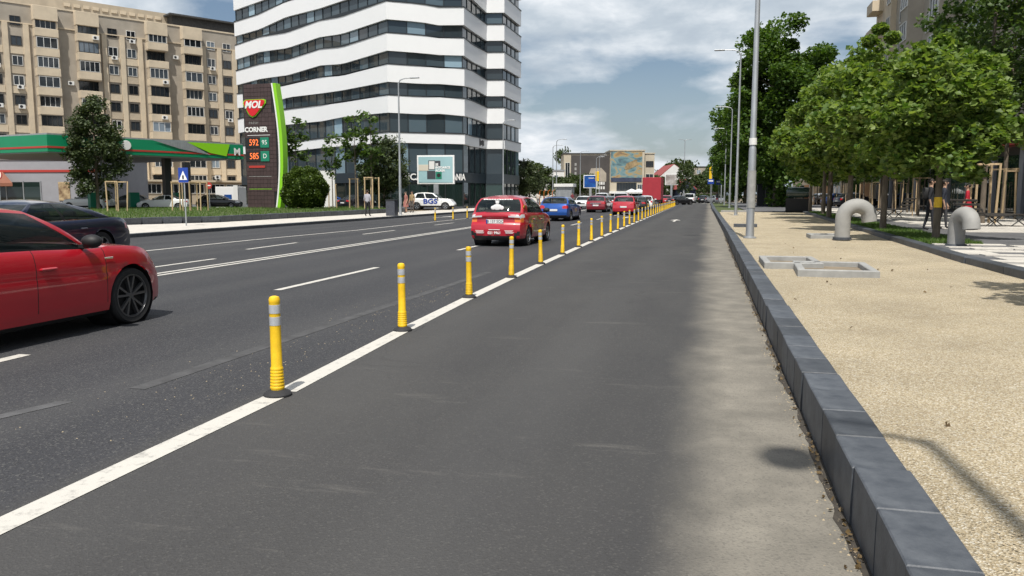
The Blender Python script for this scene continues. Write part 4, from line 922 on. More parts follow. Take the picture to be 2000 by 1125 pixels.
M('cream', (.46, .41, .32), .85, var=.12, vscale=.5); M('wall_white', (.66, .66, .64), .85, var=.08, vscale=.5); M('tile_red', (.27, .06, .055), .8, var=.15, vscale=3); M('tile_orange', (.34, .12, .07), .85, var=.2, vscale=3)
M('mural_dark', (.062, .056, .054), .8, var=.2, vscale=.3); M('mural_ochre', (.26, .19, .10), .8, var=.5, vscale=.9); M('mural_navy', (.035, .045, .08), .8, var=.4, vscale=1.)
t = low_house('cream commercial block with a huge dark painted advert covering its long wall', 1100, 1190, 212, 12.2, 'cream', 'roof_dark', 'advert_building', [(1., 6, 1.2, 8, 2)])
MB().ext((1.9, -.12, .5), (12.1, -.003, 11.9)).build('dark_mural', 'mural_dark', t); m = MB().prism([(6, 5.2), (11.2, 5.0), (11.2, 7.2), (9.9, 8.6), (7.2, 8.5)], -.18, -.13, 'y'); m.build('painted_house', 'render_grey', t, recalc=True)
for k in range(14): MB().box((6.9 + .62 * (k % 7), -.16, 4.6 - 1.2 * (k // 7)), (.34 + .1 * (k % 3), .02, .75)).build('mural_letter', 'wall_white', t)
for k in range(6): MB().box((3.1, -.14, 9.5 - 1.15 * k), (.5, .02, .7)).build('mural_letter', 'concrete', t)
t = low_house('curved corner block with a teal and ochre mural above a strip of dark windows', 1190, 1256, 210, 12.9, 'cream', 'cream', 'mural_building', [(4.3, 3.6, 5.2, 2.2, 7), (8., 3.5, 1.7, 1.6, 3)])
MB().ext((.1, -.10, 4.9), (8.3, -.003, 12.7)).build('teal_mural', 'mural_teal', t); MB().prism([(3.6, 8.2), (5.2, 8.3), (7.1, 9.3), (6.9, 10.8), (4.2, 9.7)], -.16, -.11, 'y').build('mural_figure', 'mural_ochre', t, recalc=True); MB().ext((.2, -.13, 4.95), (8.2, -.104, 6.0)).build('mural_base', 'mural_navy', t)

MB().ext((-.3, -1.2, 1.9), (9, -.004, 2.5)).build('shop_canopy', 'wall_white', t); MB().ext((.2, -.06, .1), (8.8, -.005, 1.9)).build('shopfront', 'shop_glass', t)
t = low_house('cream stair tower with stacked glazed balconies beside the mural', 1257, 1275, 211, 12.2, 'cream', 'cream', 'stair_tower', [(1.2, 9.6, 2, 1.5, 4), (1.2, 6.2, 2, 1.6, 2), (1.2, 3.4, 2, 1.6, 2)])
low_house('white gabled house with a dark red roof behind the junction', 1281, 1351, 232, 6.2, 'wall_white', 'tile_red', 'gabled_house', [(4.6, 5.2, 1.5, 1.2, 2), (2, 2.4, 1.3, 1.3, 2)], ridge=4.2, depth=16)
low_house('low restaurant with a dark red hipped roof beside the junction', 1322, 1356, 200, 2.9, 'mural_navy', 'tile_red', 'restaurant', [(1.4, 1.4, 1.8, 1.4, 3)], ridge=2.6, depth=9)
low_house('white low house with orange tiled roof behind the office tower', 1013, 1062, 170, 6.2, 'wall_white', 'tile_orange', 'tiled_house', [(1.5, 4.6, 1, 1, 2), (3.6, 4.6, 1, 1, 2)], ridge=1.3)
low_house('white two-storey house with grey flat roof left of the dark mural', 1040, 1101, 185, 7.0, 'wall_white', 'galvanised', 'flat_roofed_house', [(1.2, 5.6, 1, .9, 2), (3.0, 5.6, 1, .9, 2), (5.4, 5.6, 1, .9, 2)])
low_house('plain beige block glimpsed behind trees beyond the junction', 1352, 1405, 262, 10.5, 'render_grey', 'roof_dark', 'distant_block', [(x, z, 1.3, 1.3, 2) for x in (1.5, 4, 6.5) for z in (3, 6, 9)])
# umbrellas of the terrace
me = MB().lathe([(1.6, -.25), (1.62, 0), (.8, .45), (.02, .75)], 8, caps=False).lathe([(.03, -2.3), (.03, .5)], 6).mesh('parasol', 'white_plastic')
for k, px in enumerate((1232, 1246, 1262)): tag(put('parasol', me, None, (*spot(px, 198), 2.3)), 'cream terrace parasol in front of the mural building', 'parasol', 'terrace parasols')
# --- apartment block and dark shops on the right
rb = thing('apartment_building', 'tall grey-beige apartment building with bay windows behind the staked trees', 'building', (17.6, 0, 0))
MB().ext((0, 14, 5.2), (14, 88, 33)).build('wall', 'render_grey', rb); MB().ext((.5, 12, 0), (14, 96, 5.2)).build('shop_wall', 'frame_dark', rb); MB().ext((-.25, 12, 4.45), (.5, 96, 4.62)).build('red_strip', 'station_red', rb)
ws = [window_set(1.5, 1.5, 2), window_set(2.4, 1.6, 3)]
def rwin(k, y, z, d=0.): o = put('window', ws[k][0], rb, (-.02 - d, y, z), -math.pi / 2); put('pane', ws[k][1], o)
for f in range(9):
    z = 7.3 + 2.85 * f
    for j in range(7):
        y0 = 18 + 10.2 * j
        if f == 0: MB().prism([(0, -2.), (0, 2.), (-1.1, 1.35), (-1.1, -1.35)], 5.6, 33.2).build('bay', 'render_grey', rb, (0, y0, 0), recalc=True)
        rwin(1, y0, z, 1.1); rwin(0, y0 + 3.4, z); rwin(0, y0 + 6.2, z)
        if random.random() < .3:
            o_ = None; ac_unit(rb, 0, 0, 0); o_ = rb.children[-1]; o_.location = (-.2, y0 + random.choice((2.5, 4.8)), z - .3); o_.rotation_euler = (0, 0, -math.pi / 2)
MB().prism([(0, -.05), (0, .05), (-.5, .05), (-.5, -.05)], 5.6, 33).build('fin', 'render_light', rb, (0, 88, 0), recalc=True); MB().ext((.1, 88, 5.2), (12, 98.5, 31)).build('end_wing', 'render_light', rb)
for f in range(8): rwin(0, 92, 7.6 + 2.85 * f, -.08); o = put('balcony', bal, rb, (-.4, 96.5, 7.4 + 2.85 * f), math.pi / 2)
for k in range(16): MB().ext((.42, 14 + 5 * k, .5), (.497, 17.6 + 5 * k, 3.9)).build('shop_pane', 'shop_glass', rb)
for k in range(17): MB().ext((.30, 12.9 + 5 * k, .3), (.498, 13.6 + 5 * k, 4.4)).build('shop_pier', 'station_grey', rb)
MB().ext((-1.2, 38, .2), (.4, 52, .42)).build('step', 'concrete', rb)
sp_ = thing('shop_row', 'low row of shops with orange fronts at the far end of the right pavement', 'building', (18.4, 100, 0))
MB().ext((0, 0, 0), (12, 90, 6.5)).build('wall', 'render_light', sp_); M('shop_orange', (.42, .20, .07), .7, var=.2, vscale=.5)
for k in range(12): MB().ext((-.12, .6 + 7.4 * k, .3), (-.003, 6.9 + 7.4 * k, 3.4)).build('shopfront', ('shop_orange', 'shop_glass', 'poster_food', 'wall_white')[k % 4], sp_)
for k in range(12): put_window(ws[1], sp_, -.02, 4 + 7.4 * k, 5.0).rotation_euler = (0, 0, -math.pi / 2)
# ------------------------------------------------------------------ bollards
def bollard_meshes():
    pr = [(.047, .02), (.050, .035)]
    z = .05
    for k in range(7): pr += [(.0505 - .0008 * k, z), (.054 - .001 * k, z + .008), (.054 - .001 * k, z + .016), (.0505 - .0008 * k, z + .022)]; z += .0235
    pr += [(.0415, z + .01), (.0395, .70), (.041, .705), (.041, .728), (.034, .745), (.015, .752), (.001, .753)]
    body = MB().lathe(pr, 20, caps=False).mesh('post', 'yellow_plastic', 30)
    base = MB().lathe([(.105, 0), (.105, .012), (.09, .028), (.06, .042), (.052, .046)], 24, caps=False).mesh('foot', 'black_rubber', 30)
    bnd = MB().lathe([(.0405, -.0325), (.0425, -.032), (.0425, .032), (.0405, .0325)], 20, caps=False).mesh('reflective_band', 'silver_band', 40)
    return body, base, bnd
bm_ = bollard_meshes()
def bollard(x, y, z, label, group, s=1., lean=0.):
    t = thing('bollard', label, 'bollard', (x, y, z), random.random() * 6, group); t.scale = (s,) * 3; t.rotation_euler = (random.gauss(0, .012) + lean, random.gauss(0, .012), random.random() * 6)
    put('post', bm_[0], t); put('foot', bm_[1], t)
    for zz_ in (.655, .565): put('reflective_band', bm_[2], t, (0, 0, zz_))
for k, y in enumerate(BY): bollard(BX(y), y, .004, 'yellow flexible bollard with two silver bands on the white bus lane line', 'yellow bollards along the bus lane')
for x, y in ((-15.28, 43.8), (-15.1, 46.6), (-15.05, 49.4), (-15.2, 52.4), (-15.3, 95), (-15.3, 98)): bollard(x, y, .004, 'yellow flexible bollard on the edge line across the road', 'yellow bollards across the road')
# ------------------------------------------------------------------ street lamps
def lamp(x, y, z, h, arm, az, label, group, r=.085, double=False, head=.66):
    t = thing('street_lamp', label, 'street lamp', (x, y, z), az, group)
    MB().lathe([(r * 1.9, 0), (r * 1.9, .03), (r * 1.25, .05), (r * 1.15, .3), (r * 1.1, 2.6), (r * 1.02, 2.66), (r * .9, 2.7), (r * .55, h)], 16).build('pole', 'galvanised', t, smooth=35)
    for sg in ((1, -1) if double else (1,)):
        MB().tube([(0, 0, h - .15), (sg * .12, 0, h + .12), (sg * .4, 0, h + .22), (sg * arm, 0, h + .25)], [r * .5, r * .45, r * .4, r * .35], 8).build('arm', 'galvanised', t, smooth=40)
        (MB().box((sg * (arm + .28), 0, h + .25), (head, .24, .08), bev=.035) if head > .5 else MB().ell((sg * (arm + .2), 0, h + .25), (.17, .22, .06))).build('lamp_head', 'galvanised', t, smooth=50)
    MB().box((r * 1.1, 0, 1.0), (.02, .10, .45)).build('service_hatch', 'galvanised', t)
    return t
LR = 'street lamps beside the gravel bed'
lamp(1.62, -1.1, ZS, 10, .42, math.pi, 'tall grey lamp post standing behind the viewpoint by the kerb', LR, head=.4)
l1 = lamp(1.25, 24.85, ZS, 10, 1.0, math.pi, 'thick grey lamp post with peeling sticker standing in the gravel', LR, .10)
MB().lathe([(.125, .9), (.125, 2.0)], 16, caps=False).build('paper_sticker', 'concrete', l1); MB().lathe([(.112, 2.75), (.112, 2.95)], 16, caps=False).build('label', 'white_plastic', l1)
lamp(1.75, 52.6, ZS, 10, 1.0, math.pi, 'slim grey lamp post where the gravel meets the lawn', LR)
for y in (82, 108, 135, 162): lamp(2.1, y, ZS, 9.6, 1.0, math.pi, 'grey lamp post further along the right-hand pavement', LR)
LL = 'street lamps along the left pavement'
lamp(-20.9, 52.6, ZL, 9.1, .9, 0, 'grey lamp post beside the litter bin on the left pavement', LL)
lx, ly = spot(207, 69); lamp(lx, ly, .3, 7.7, .35, 0, 'low lamp post with small cameras beside the tall tree', LL)
lamp(*spot(983, 86), ZL, 9.0, .7, 0, 'grey lamp post in front of the glass corner of the offices', LL)
for px, d, h in ((1079, 122, 8.6), (1086, 118, 9.2), (1132, 146, 9.0), (1169, 170, 9.5), (1163, 150, 8.2)): lamp(*spot(px, d), ZL, h, .9, 0, 'grey lamp post further along the left pavement', LL)
lamp(*spot(1333, 190), 0, 14.2, 1.0, R(20), 'tall double-armed lamp mast at the junction', None, .14, True)
# ------------------------------------------------------------------ trees
def leaf_cloud(pts, size, name, mat, flat_=.35, droop=.2):
    """pts: n x 3 array; every leaf is two folded halves"""
    n = len(pts); an = rng.random(n) * 2 * np.pi; s = size * rng.uniform(.6, 1.25, n)
    d = np.stack([np.cos(an), np.sin(an), rng.normal(-droop, .35, n)], 1); d /= np.linalg.norm(d, axis=1)[:, None]
    up = np.stack([rng.normal(0, .95, n), rng.normal(0, .95, n), np.ones(n) * 1.0], 1); w = np.cross(d, up); w /= np.linalg.norm(w, axis=1)[:, None] + 1e-9; nr = np.cross(w, d)
    s_ = s[:, None]; base = pts - d * s_ * .5
    V = np.stack([base, base + d * s_ * .45 + w * s_ * .5 + nr * s_ * .12, base + d * s_ * 1.0 + w * s_ * .12, base + d * s_ * .9 - w * s_ * .18, base + d * s_ * .40 - w * s_ * .5 + nr * s_ * .12, base + d * s_ * .55 - nr * s_ * .04], 1).reshape(-1, 3)
    idx = (np.arange(n) * 6)[:, None]; F = np.concatenate([idx + np.array([[0, 1, 2, 5]]), idx + np.array([[0, 5, 3, 4]])], 1).reshape(-1, 4)
    me = bpy.data.meshes.new(name); me.vertices.add(len(V)); me.vertices.foreach_set('co', V.ravel()); me.loops.add(F.size); me.loops.foreach_set('vertex_index', F.ravel().astype(np.int32)); me.polygons.add(len(F))
    me.polygons.foreach_set('loop_start', (np.arange(len(F)) * 4).astype(np.int32)); me.polygons.foreach_set('loop_total', np.full(len(F), 4, np.int32)); me.update(calc_edges=True); me.validate(); me.materials.append(MATS[mat]); return me
def crown_points(n, clumps, rx, rz, zc, shell=.55, pinch=None, size=.5):
    """leaves gathered round clumps that fill an uneven ellipsoid"""
    cs = []
    while len(cs) < clumps:
        v = rng.normal(0, 1, 3); v /= np.linalg.norm(v); r = shell + (1 - shell) * rng.random() ** .5; sp_out = rng.random() < (.13 if 1.5 < rx < 2.2 else 0.); r = rng.uniform(1.055, 1.12) if sp_out and v[2] > -.2 else r; p = v * r; f = 1. if pinch is None else pinch(p[2])
        cs.append((p[0] * rx * f * rng.uniform(.75, 1.18), p[1] * rx * f * rng.uniform(.75, 1.18), zc + p[2] * rz * rng.uniform(.85, 1.12), rng.uniform(.3, .5) if r > 1.05 else rng.uniform(.45, 1.4)))
    cs = np.array(cs); k = rng.integers(0, clumps, n); v = rng.normal(0, 1, (n, 3)); v /= np.linalg.norm(v, axis=1)[:, None]; r = size * cs[k, 3] * rng.random(n) ** .45
    return cs[k, :3] + v * r[:, None] * np.array([1, 1, .75]), cs
def trunk_mesh(h, r, cs, zlow, bark='bark', limbs=9, lean=(0, 0)):
    m = MB(); top = (lean[0], lean[1], h); m.tube([(0, 0, -.1), (0, 0, .12), (lean[0] * .2, lean[1] * .2, h * .3), (lean[0] * .6, lean[1] * .6, h * .65), top], [r * 1.5, r * 1.1, r * .9, r * .6, r * .15], 9)
    for i in rng.choice(len(cs), min(limbs, len(cs)), replace=False):
        p = cs[i, :3]; z0 = max(zlow, min(p[2] - .25 * abs(p[0]) - .4, h * .85)); f = z0 / h; b0 = Vector((lean[0] * f, lean[1] * f, z0)); e = Vector(p); mid = b0.lerp(e, .5) + Vector((0, 0, .12 * (e - b0).length)); m.tube([b0, mid, e], [r * .45 * (1 - f * .6), r * .28 * (1 - f * .5), r * .06], 5)
    return m.mesh('trunk', bark, 60)
def tree_mesh(n, clumps, rx, rz, zc, leaf, mat, h, r, zlow, size, bark='bark', shell=.5, pinch=None, limbs=10):
    p, cs = crown_points(n, clumps, rx, rz, zc, shell, pinch, size); return leaf_cloud(p, leaf, 'crown', mat), trunk_mesh(h, r, cs, zlow, bark, limbs)
def tree(name, ms, label, loc, rz=0., s=1., group=None):
    t = thing(name, label, 'tree', loc, rz, group); t.scale = s if hasattr(s, '__len__') else (s,) * 3; put('crown', ms[0], t); put('trunk', ms[1], t); return t
PLANE = [tree_mesh(14000, 66, 1.95, 1.95, 3.75, .185, 'leaf_plane', 5.2, .095, 2.0, .52, shell=.4, pinch=lambda z: 1.08 - .28 * max(0, z)) for _ in range(3)]
PT = 'plane trees in the lawn strip'
for k, (x, y, s, lab) in enumerate(((6.16, 24.2, (1., 1., .94), 'bushy plane tree with yellow-marked trunk beside the near arch'), (6.06, 30.6, (1.1, 1.1, 1.15), 'bushy plane tree between the two concrete arches'), (6.3, 39.2, 1.28, 'bushy plane tree just behind the far arch'),
    (6.32, 45.6, 1.32, 'bushy plane tree behind the far arch, third from it'), (7.0, 53, 1.28, 'bushy plane tree near the dark kiosk boxes'), (7.17, 61, 1.25, 'bushy plane tree at the end of the lawn strip'), (5.5, 9.4, .9, 'plane tree beyond the right edge shading the gravel'))):
    t = tree('plane_tree', PLANE[k % 3], lab, (x, y, ZP), 1.3 * k, s, PT)
    if k == 0: MB().lathe([(.105, .95), (.102, 1.25)], 10, caps=False).build('yellow_mark', 'yellow_plastic', t)
BIG = tree_mesh(46000, 170, 5.4, 8.8, 9.9, .38, 'leaf_dark', 15, .30, 3., 1.45, limbs=16, shell=.45)
tree('maple_tree', BIG, 'tall dense dark green tree rising above the plane trees', (*spot(1512, 84), ZP), 0, (1., 1., 1.02))
tree('maple_tree', BIG, 'tall dark tree further along the right pavement', (*spot(1452, 118), ZP), 2., (.8, .8, .85), 'dark trees along the right pavement')
tree('maple_tree', BIG, 'dark tree far along the right pavement', (*spot(1428, 150), ZP), 4., (.72, .72, .8), 'dark trees along the right pavement')
tree('maple_tree', BIG, 'dark tree at the end of the right pavement', (*spot(1414, 185), ZP), 1., (.65, .65, .72), 'dark trees along the right pavement')
LIME = [tree_mesh(9000, 80, 2.5, 4.2, 8.0, .20, 'leaf_lime', 11.5, .10, 4., .75, shell=.4) for _ in range(2)]
stk_m = {}
def stakes(t, n, h=2.3, w=.75):
    key = (n, h, w)
    if key not in stk_m: stk_m[key] = (MB().lathe([(.05, -.1), (.048, h)], 8).mesh('stake', 'stake_wood', 40), MB().box((0, 0, 0), (w + .1, .05, .07)).mesh('crossbar', 'stake_wood'))
    pts = [(-w / 2, -w / 2), (w / 2, -w / 2), (w / 2, w / 2), (-w / 2, w / 2)][:n] if n != 3 else [(-w / 2, -w / 2.), (w / 2, -w / 2.), (0, w / 2)]
    for p in pts: o = put('stake', stk_m[key][0], t, (*p, 0)); o.rotation_euler = (random.gauss(0, .02), random.gauss(0, .02), 0)
    put('crossbar', stk_m[key][1], t, (0, -w / 2, h - .03))
    if n == 4: put('crossbar', stk_m[key][1], t, (0, w / 2, h - .05)); o = put('crossbar', stk_m[key][1], t, (-w / 2, 0, h - .13), math.pi / 2)
SG = 'staked young trees on the right pavement'
near = [(11.6, 38.6, 'young lime tree in a wooden stake frame beside the slatted lounger'), (14.6, 45.5, 'young lime tree in a stake frame by the dark shopfront')]
for k, (x, y, lab) in enumerate(near):
    t = tree('lime_tree', LIME[k % 2], lab, (x, y, ZP), k * 2., (1.05, 1.05, 1.12), SG); stakes(t, 4)
sp = [(px, d) for px, d in ((1790, 47), (1768, 56), (1740, 52), (1715, 62), (1700, 74), (1682, 66), (1660, 78), (1640, 88), (1622, 98), (1606, 86), (1592, 100), (1755, 68), (1800, 62))]
for k, (px, d) in enumerate(sp):
    t = tree('lime_tree', LIME[k % 2], 'young lime tree held by three wooden stakes on the right pavement', (*spot(px, d), ZP), k * 1.7, (.62, .62, .62), SG); stakes(t, 3, 3.6, 1.3)
# left side
def cone(z): return (1 - .62 * max(0, z)) if z > -.3 else 1.
CON = tree_mesh(15000, 110, 2.5, 4.4, 5.0, .22, 'leaf_conifer', 9, .14, 1., .75, shell=.35, pinch=cone)
tree('cypress_tree', CON, 'dense dark tree in front of the filling station canopy', (*spot(196, 68), .3), 0, (.95, .95, 1.03))
PINE = tree_mesh(16000, 100, 2.6, 3.2, 3.9, .20, 'leaf_conifer', 7, .13, .8, .8, shell=.35)
tree('pine_tree', PINE, 'bushy pine tree in front of the office entrance', (*spot(752, 74), .3), 1., (.92, .92, .95))
tree('pine_tree', PINE, 'low dark pine bush at the corner beyond the offices', (*spot(1023, 108), .1), 2., (.9, .9, .9))
bt = thing('clipped_bush', 'large round clipped evergreen bush beside the price totem', 'bush', (*spot(598, 70), .3)); n_ = 15000; v = rng.normal(0, 1, (n_, 3)); v /= np.linalg.norm(v, axis=1)[:, None]; rr_ = .86 + .14 * rng.random(n_) + .11 * np.sin(v[:, 0] * 7 + 1) * np.sin(v[:, 2] * 6 + v[:, 1] * 5) - .05 * v[:, 2]
v[:, 2] = np.where(v[:, 2] < -.75, -.75, v[:, 2]); put('crown', leaf_cloud(v * rr_[:, None] * np.array([1.95, 1.95, 2.0]) + np.array([0, 0, 1.75]), .17, 'crown', 'leaf_hedge'), bt); MB().ell((0, 0, 1.7), (1.62, 1.62, 1.66), 20, 12).build('inner_branches', 'leaf_hedge', bt, smooth=60); MB().tube([(0, 0, -.1), (0, 0, .8)], .12).build('trunk', 'bark', bt)
YNG = [tree_mesh(420, 16, .95, 1.9, 5.0, .30, 'leaf_lime', 6.4, .05, 3.2, .5, limbs=8) for _ in range(2)]
YG = 'young trees on the left lawn'
for k, (px, d, s, lab, n) in enumerate(((582, 76, 1.25, 'thin young tree rising behind the clipped bush', 2), (652, 74, 1., 'thin young tree between bush and pine', 3), (697, 72, 1.22, 'thin young tree with stakes beside the pine', 3), (728, 70, 1.25, 'thin young tree in a stake frame before the pine', 4))):
    t = tree('young_tree', YNG[k % 2], lab, (*spot(px, d), .3), k * 2., s, YG); stakes(t, n, 2.2, .7)
for px, d in ((233, 58), (358, 60), (392, 60)):
    t = thing('stake_frame', 'bare wooden stake frame standing on the left lawn', 'stakes', (*spot(px, d), .3), 0, 'stake frames on the left lawn'); stakes(t, 4, 2.2, .9)
FAR = [tree_mesh(2600, 40, 4., 3.6, 5.2, .55, 'leaf_far', 7, .2, 1.5, 1.3) for _ in range(2)]
for k, (px, d, s, lab) in enumerate(((1034, 118, .75, 'green tree beyond the office corner'), (1062, 150, .6, 'tree in front of the white flat-roofed house'), (1092, 160, .6, 'tree beside the small kiosk'), (1120, 190, .75, 'tree in front of the dark mural'), (1145, 185, .75, 'tree before the painted house on the mural'), (1102, 235, (.8, .8, 1.75), 'tall poplar behind the advert building'),
    (1296, 205, .55, 'tree in front of the white gabled house'), (1318, 255, 1.5, 'large tree behind the white gabled house'), (1362, 215, .8, 'tree right of the restaurant'), (1380, 240, 1., 'tree at the end of the road'), (1337, 180, (.5, .5, 1.), 'sparse tree beside the junction mast'), (1398, 260, 1.2, 'tree closing the view on the right'), (1280, 215, .8, 'tree between stair tower and gabled house'))):
    tree('broadleaf_tree', FAR[k % 2], lab, (*spot(px, d), 0), k * 1.1, s, 'trees around the junction')
for k in range(10): tree('broadleaf_tree', FAR[k % 2], 'tree on the distant skyline', (*spot(960 + 52 * k, 330), 0), k, (1.3, 1.3, 1. + .2 * (k % 3)), 'skyline trees')
b = MB()
for k in range(5): tag(tree('hedge_bush', FAR[k % 2], 'low roadside bush at the far end of the road', (*spot(1362 + 9 * k, 175), -.8), k, (.45, .45, .3), 'bushes at the junction'), 'low roadside bush at the far end of the road', 'bush', 'bushes at the junction')
# leaf litter
def lt():
    return np.stack([rng.uniform(1., 4.4, 30), rng.uniform(4.2, 22, 30), np.full(30, ZS + .012)], 1)
stuff(put('fallen_leaves', leaf_cloud(lt(), .05, 'fallen_leaves', 'leaf_litter', droop=0), bed))
q_ = np.stack([.66 - np.abs(rng.normal(0, .03, 300)), 2.9 + 26 * rng.random(300) ** 1.5, np.full(300, .012)], 1); stuff(put('fallen_leaves', leaf_cloud(q_, .026, 'fallen_leaves', 'leaf_litter', droop=0), road))
# ------------------------------------------------------------------ furniture on the right
def arch(x, y, rz, label, r=.46, tr=.235):
    t = thing('arch_sculpture', label, 'sculpture', (x, y, ZS - .02), rz); pts = [(0, 0, -.1), (0, 0, .25), (0, 0, .64)] + [(r - r * math.cos(math.pi * k / 12), 0, .64 + r * math.sin(math.pi * k / 12)) for k in range(1, 11)] + [(2 * r - .01, 0, .56)]
    MB().tube(pts, [tr] * len(pts), 24).build('bent_pipe', 'sculpture_concrete', t, smooth=50, recalc=True); e = pts[-1]
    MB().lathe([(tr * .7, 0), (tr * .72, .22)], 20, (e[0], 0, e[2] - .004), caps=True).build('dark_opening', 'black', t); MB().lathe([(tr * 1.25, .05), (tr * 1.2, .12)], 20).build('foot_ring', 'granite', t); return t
arch(3.72, 24.1, R(6), 'bent concrete pipe arch standing in the gravel', .36, .205); arch(5.98, 21.7, R(-72), 'bent concrete pipe arch standing on the paving', .33, .225).scale = (.86, .86, .86)
def frame(x0, y0, x1, y1, label, rz=0.):
    t = thing('tree_pit_frame', label, 'kerb frame', (x0, y0, ZS), rz, 'empty kerb frames in the gravel'); w, l = x1 - x0, y1 - y0
    for cx, cy, dx, dy in ((w / 2, .06, w, .12), (w / 2, l - .06, w, .12), (.06, l / 2, .12, l - .245), (w - .06, l / 2, .12, l - .245)): MB().box((cx, cy, .0), (dx, dy, .22), bev=.012).build('edge_stone', 'concrete', t, smooth=40)
    MB().ext((.1, .1, -.1), (w - .1, l - .1, -.015 + .04)).build('soil', 'earth', t)
frame(1.42, 13.3, 2.62, 15.1, 'low square concrete frame with gravel around it', R(-3)); frame(1.0, 14.6, 1.98, 16.2, 'low concrete frame against the dark kerb'); frame(3.0, 25.1, 3.9, 26.2, 'pale concrete frame beside the far arch')
tag(MB().box((0, 0, 0), (.9, .32, .14), bev=.01).build('granite_block', 'granite', None, (1.5, 33.5, ZS + .06)), 'loose dark granite block lying on the gravel by the kerb', 'stone block')
tag(MB().box((0, 0, 0), (2.3, .35, .16), bev=.01).build('pale_edging', 'concrete', None, (2.15, 62.7, ZS + .06)), 'long pale edging stone where the lawn begins', 'edging')
def lounger(x, y, rz, label):
    t = thing('lounger', label, 'bench', (x, y, ZP), rz, 'slatted loungers on the pavement'); t.scale = (1.2, 1.2, 1.25); sl = MB().box((0, 0, 0), (1.5, .075, .022)).mesh('slat', 'frame_dark'); pr = [(-.95, .82), (-.55, .36), (-.2, .34), (.55, .40), (1.0, .32)]
    for k in range(21):
        u = -.95 + 1.95 * k / 20; z = smooth_interp(pr, u); o = put('slat', sl, t, (0, u, z)); o.rotation_euler = (math.atan2(smooth_interp(pr, u + .02) - z, .02), 0, 0)
    for sx_ in (-.62, .62):
        m = MB(); m.tube([(sx_, -.95, .80), (sx_, -.55, .33), (sx_, .55, .37), (sx_, 1., .29)], .02, 6); m.tube([(sx_, -.5, .33), (sx_, -.15, 0)], .018, 6); m.tube([(sx_, -.05, .32), (sx_, -.45, 0)], .018, 6); m.tube([(sx_, .75, .34), (sx_, .25, 0)], .018, 6); m.tube([(sx_, .3, .35), (sx_, .8, 0)], .018, 6); m.build('leg_frame', 'dark_metal', t)
lounger(10.9, 35.2, R(-75), 'slatted lounger bench beside the stake frame'); lounger(9.6, 47.5, R(60), 'slatted lounger bench behind the far arch')
for px, d, w, h, lab in ((1492, 92, 1.9, 2.4, 'tall black advertising box under the trees'), (1512, 90, 2.3, 1.9, 'wide black cabinet under the trees')):
    t = thing('cabinet', lab, 'cabinet', (*spot(px, d), ZP), 0); MB().box((0, 0, h / 2), (w, 1.4, h), bev=.04).build('case', 'dark_metal', t); MB().box((0, 0, h + .06), (w + .15, 1.55, .12)).build('lid', 'black', t)
kx, ky = spot(1556, 60); t = thing('display_case', 'glass display case on a black plinth beneath the plane trees', 'display case', (kx, ky, ZP), R(-8)); MB().box((0, 0, .5), (1.75, .9, 1.0), bev=.02).build('plinth', 'black', t); MB().box((0, 0, 1.42), (1.7, .85, .8), bev=.18).build('glass_top', 'shop_glass', t, smooth=50)
for k_, (px_, d_) in enumerate(((1640, 92), (1610, 104), (1668, 84))):
    c_ = far_car('hatchback_car', ('dark blue car parked beyond the staked trees', 'silver car parked by the far shops', 'black car parked beside the row of stakes')[k_], ('paint_blue', 'paint_silver', 'paint_black')[k_], *spot(px_, d_), R(20)); c_.location.z = ZP
for px, d, lab in ((1385, 112, 'blue parking sign on the right pavement'), (1401, 120, 'blue rectangular sign further along the right pavement')):
    t = thing('road_sign', lab, 'sign', (*spot(px, d), ZP)); MB().lathe([(.04, 0), (.04, 3.4)], 8).build('post', 'galvanised', t); MB().box((0, -.05, 3.1), (.85, .03, .7), bev=.01).build('sign_plate', 'blue_sign', t); MB().box((0, -.07, 3.2), (.6, .01, .2)).build('sign_print', 'white_paint', t)
t = thing('hanging_banner', 'yellow vertical shop banner beside the far lamp posts', 'banner', (*spot(1387, 130), ZP)); MB().lathe([(.05, 0), (.05, 6.4)], 8).build('post', 'galvanised', t); MB().box((-.2, 0, 4.6), (.45, .06, 2.4)).build('cloth', 'yellow_plastic', t)
# ------------------------------------------------------------------ furniture on the left
def board(px, d, w, h, z, label, mat, name='billboard', rz=0.):
    t = thing(name, label, 'billboard', (*spot(px, d), ZL), rz); MB().box((0, 0, z), (w, .25, h), bev=.02).build('frame', 'white_paint', t); MB().box((0, -.14, z), (w - .3, .04, h - .3)).build('poster', mat, t)
    MB().box((0, .05, (z - h / 2) / 2), (.45, .3, z - h / 2)).build('leg', 'galvanised', t); return t
M('poster_teal', (.30, .47, .50), .5, var=.06, vscale=.5); M('poster_cream', (.58, .54, .45), .5); M('poster_charcoal', (.05, .055, .065), .5); M('poster_blue', (.01, .07, .28), .4, var=.5, vscale=.8)
t = board(853, 79, 3.75, 2.8, 3.85, 'teal advertising billboard with dark boxes in front of the bank', 'poster_teal', rz=R(4)); f_ = -.17
for (x0, z0, x1, z1, mt) in ((-1.72, 3.75, -.7, 4.35, 'poster_cream'), (-.72, 3.85, -.05, 4.75, 'poster_charcoal'), (-.65, 3.9, -.1, 4.68, 'wall_white'), (-.03, 4.2, .5, 4.72, 'poster_charcoal'), (-.85, 2.95, .0, 3.75, 'poster_charcoal'), (.04, 2.95, .62, 3.62, 'totem_green')): MB().ext((x0, f_ - .012 - .003 * (mt == 'wall_white'), z0), (x1, f_ + .005, z1)).build('printed_shape', mt, t)
for k, s_ in enumerate(('SE', 'INTOARCE', 'ACASA')): text(s_, .30, 'white_paint', t, (.0, f_ - .016, 4.34 - .29 * k), name='printed_text', align='LEFT', bold=.015, depth=.002)
MB().lathe([(.19, 0), (.2, .01)], 20, (.33, f_ - .02, 3.3), 'y').build('printed_disc', 'black', t)
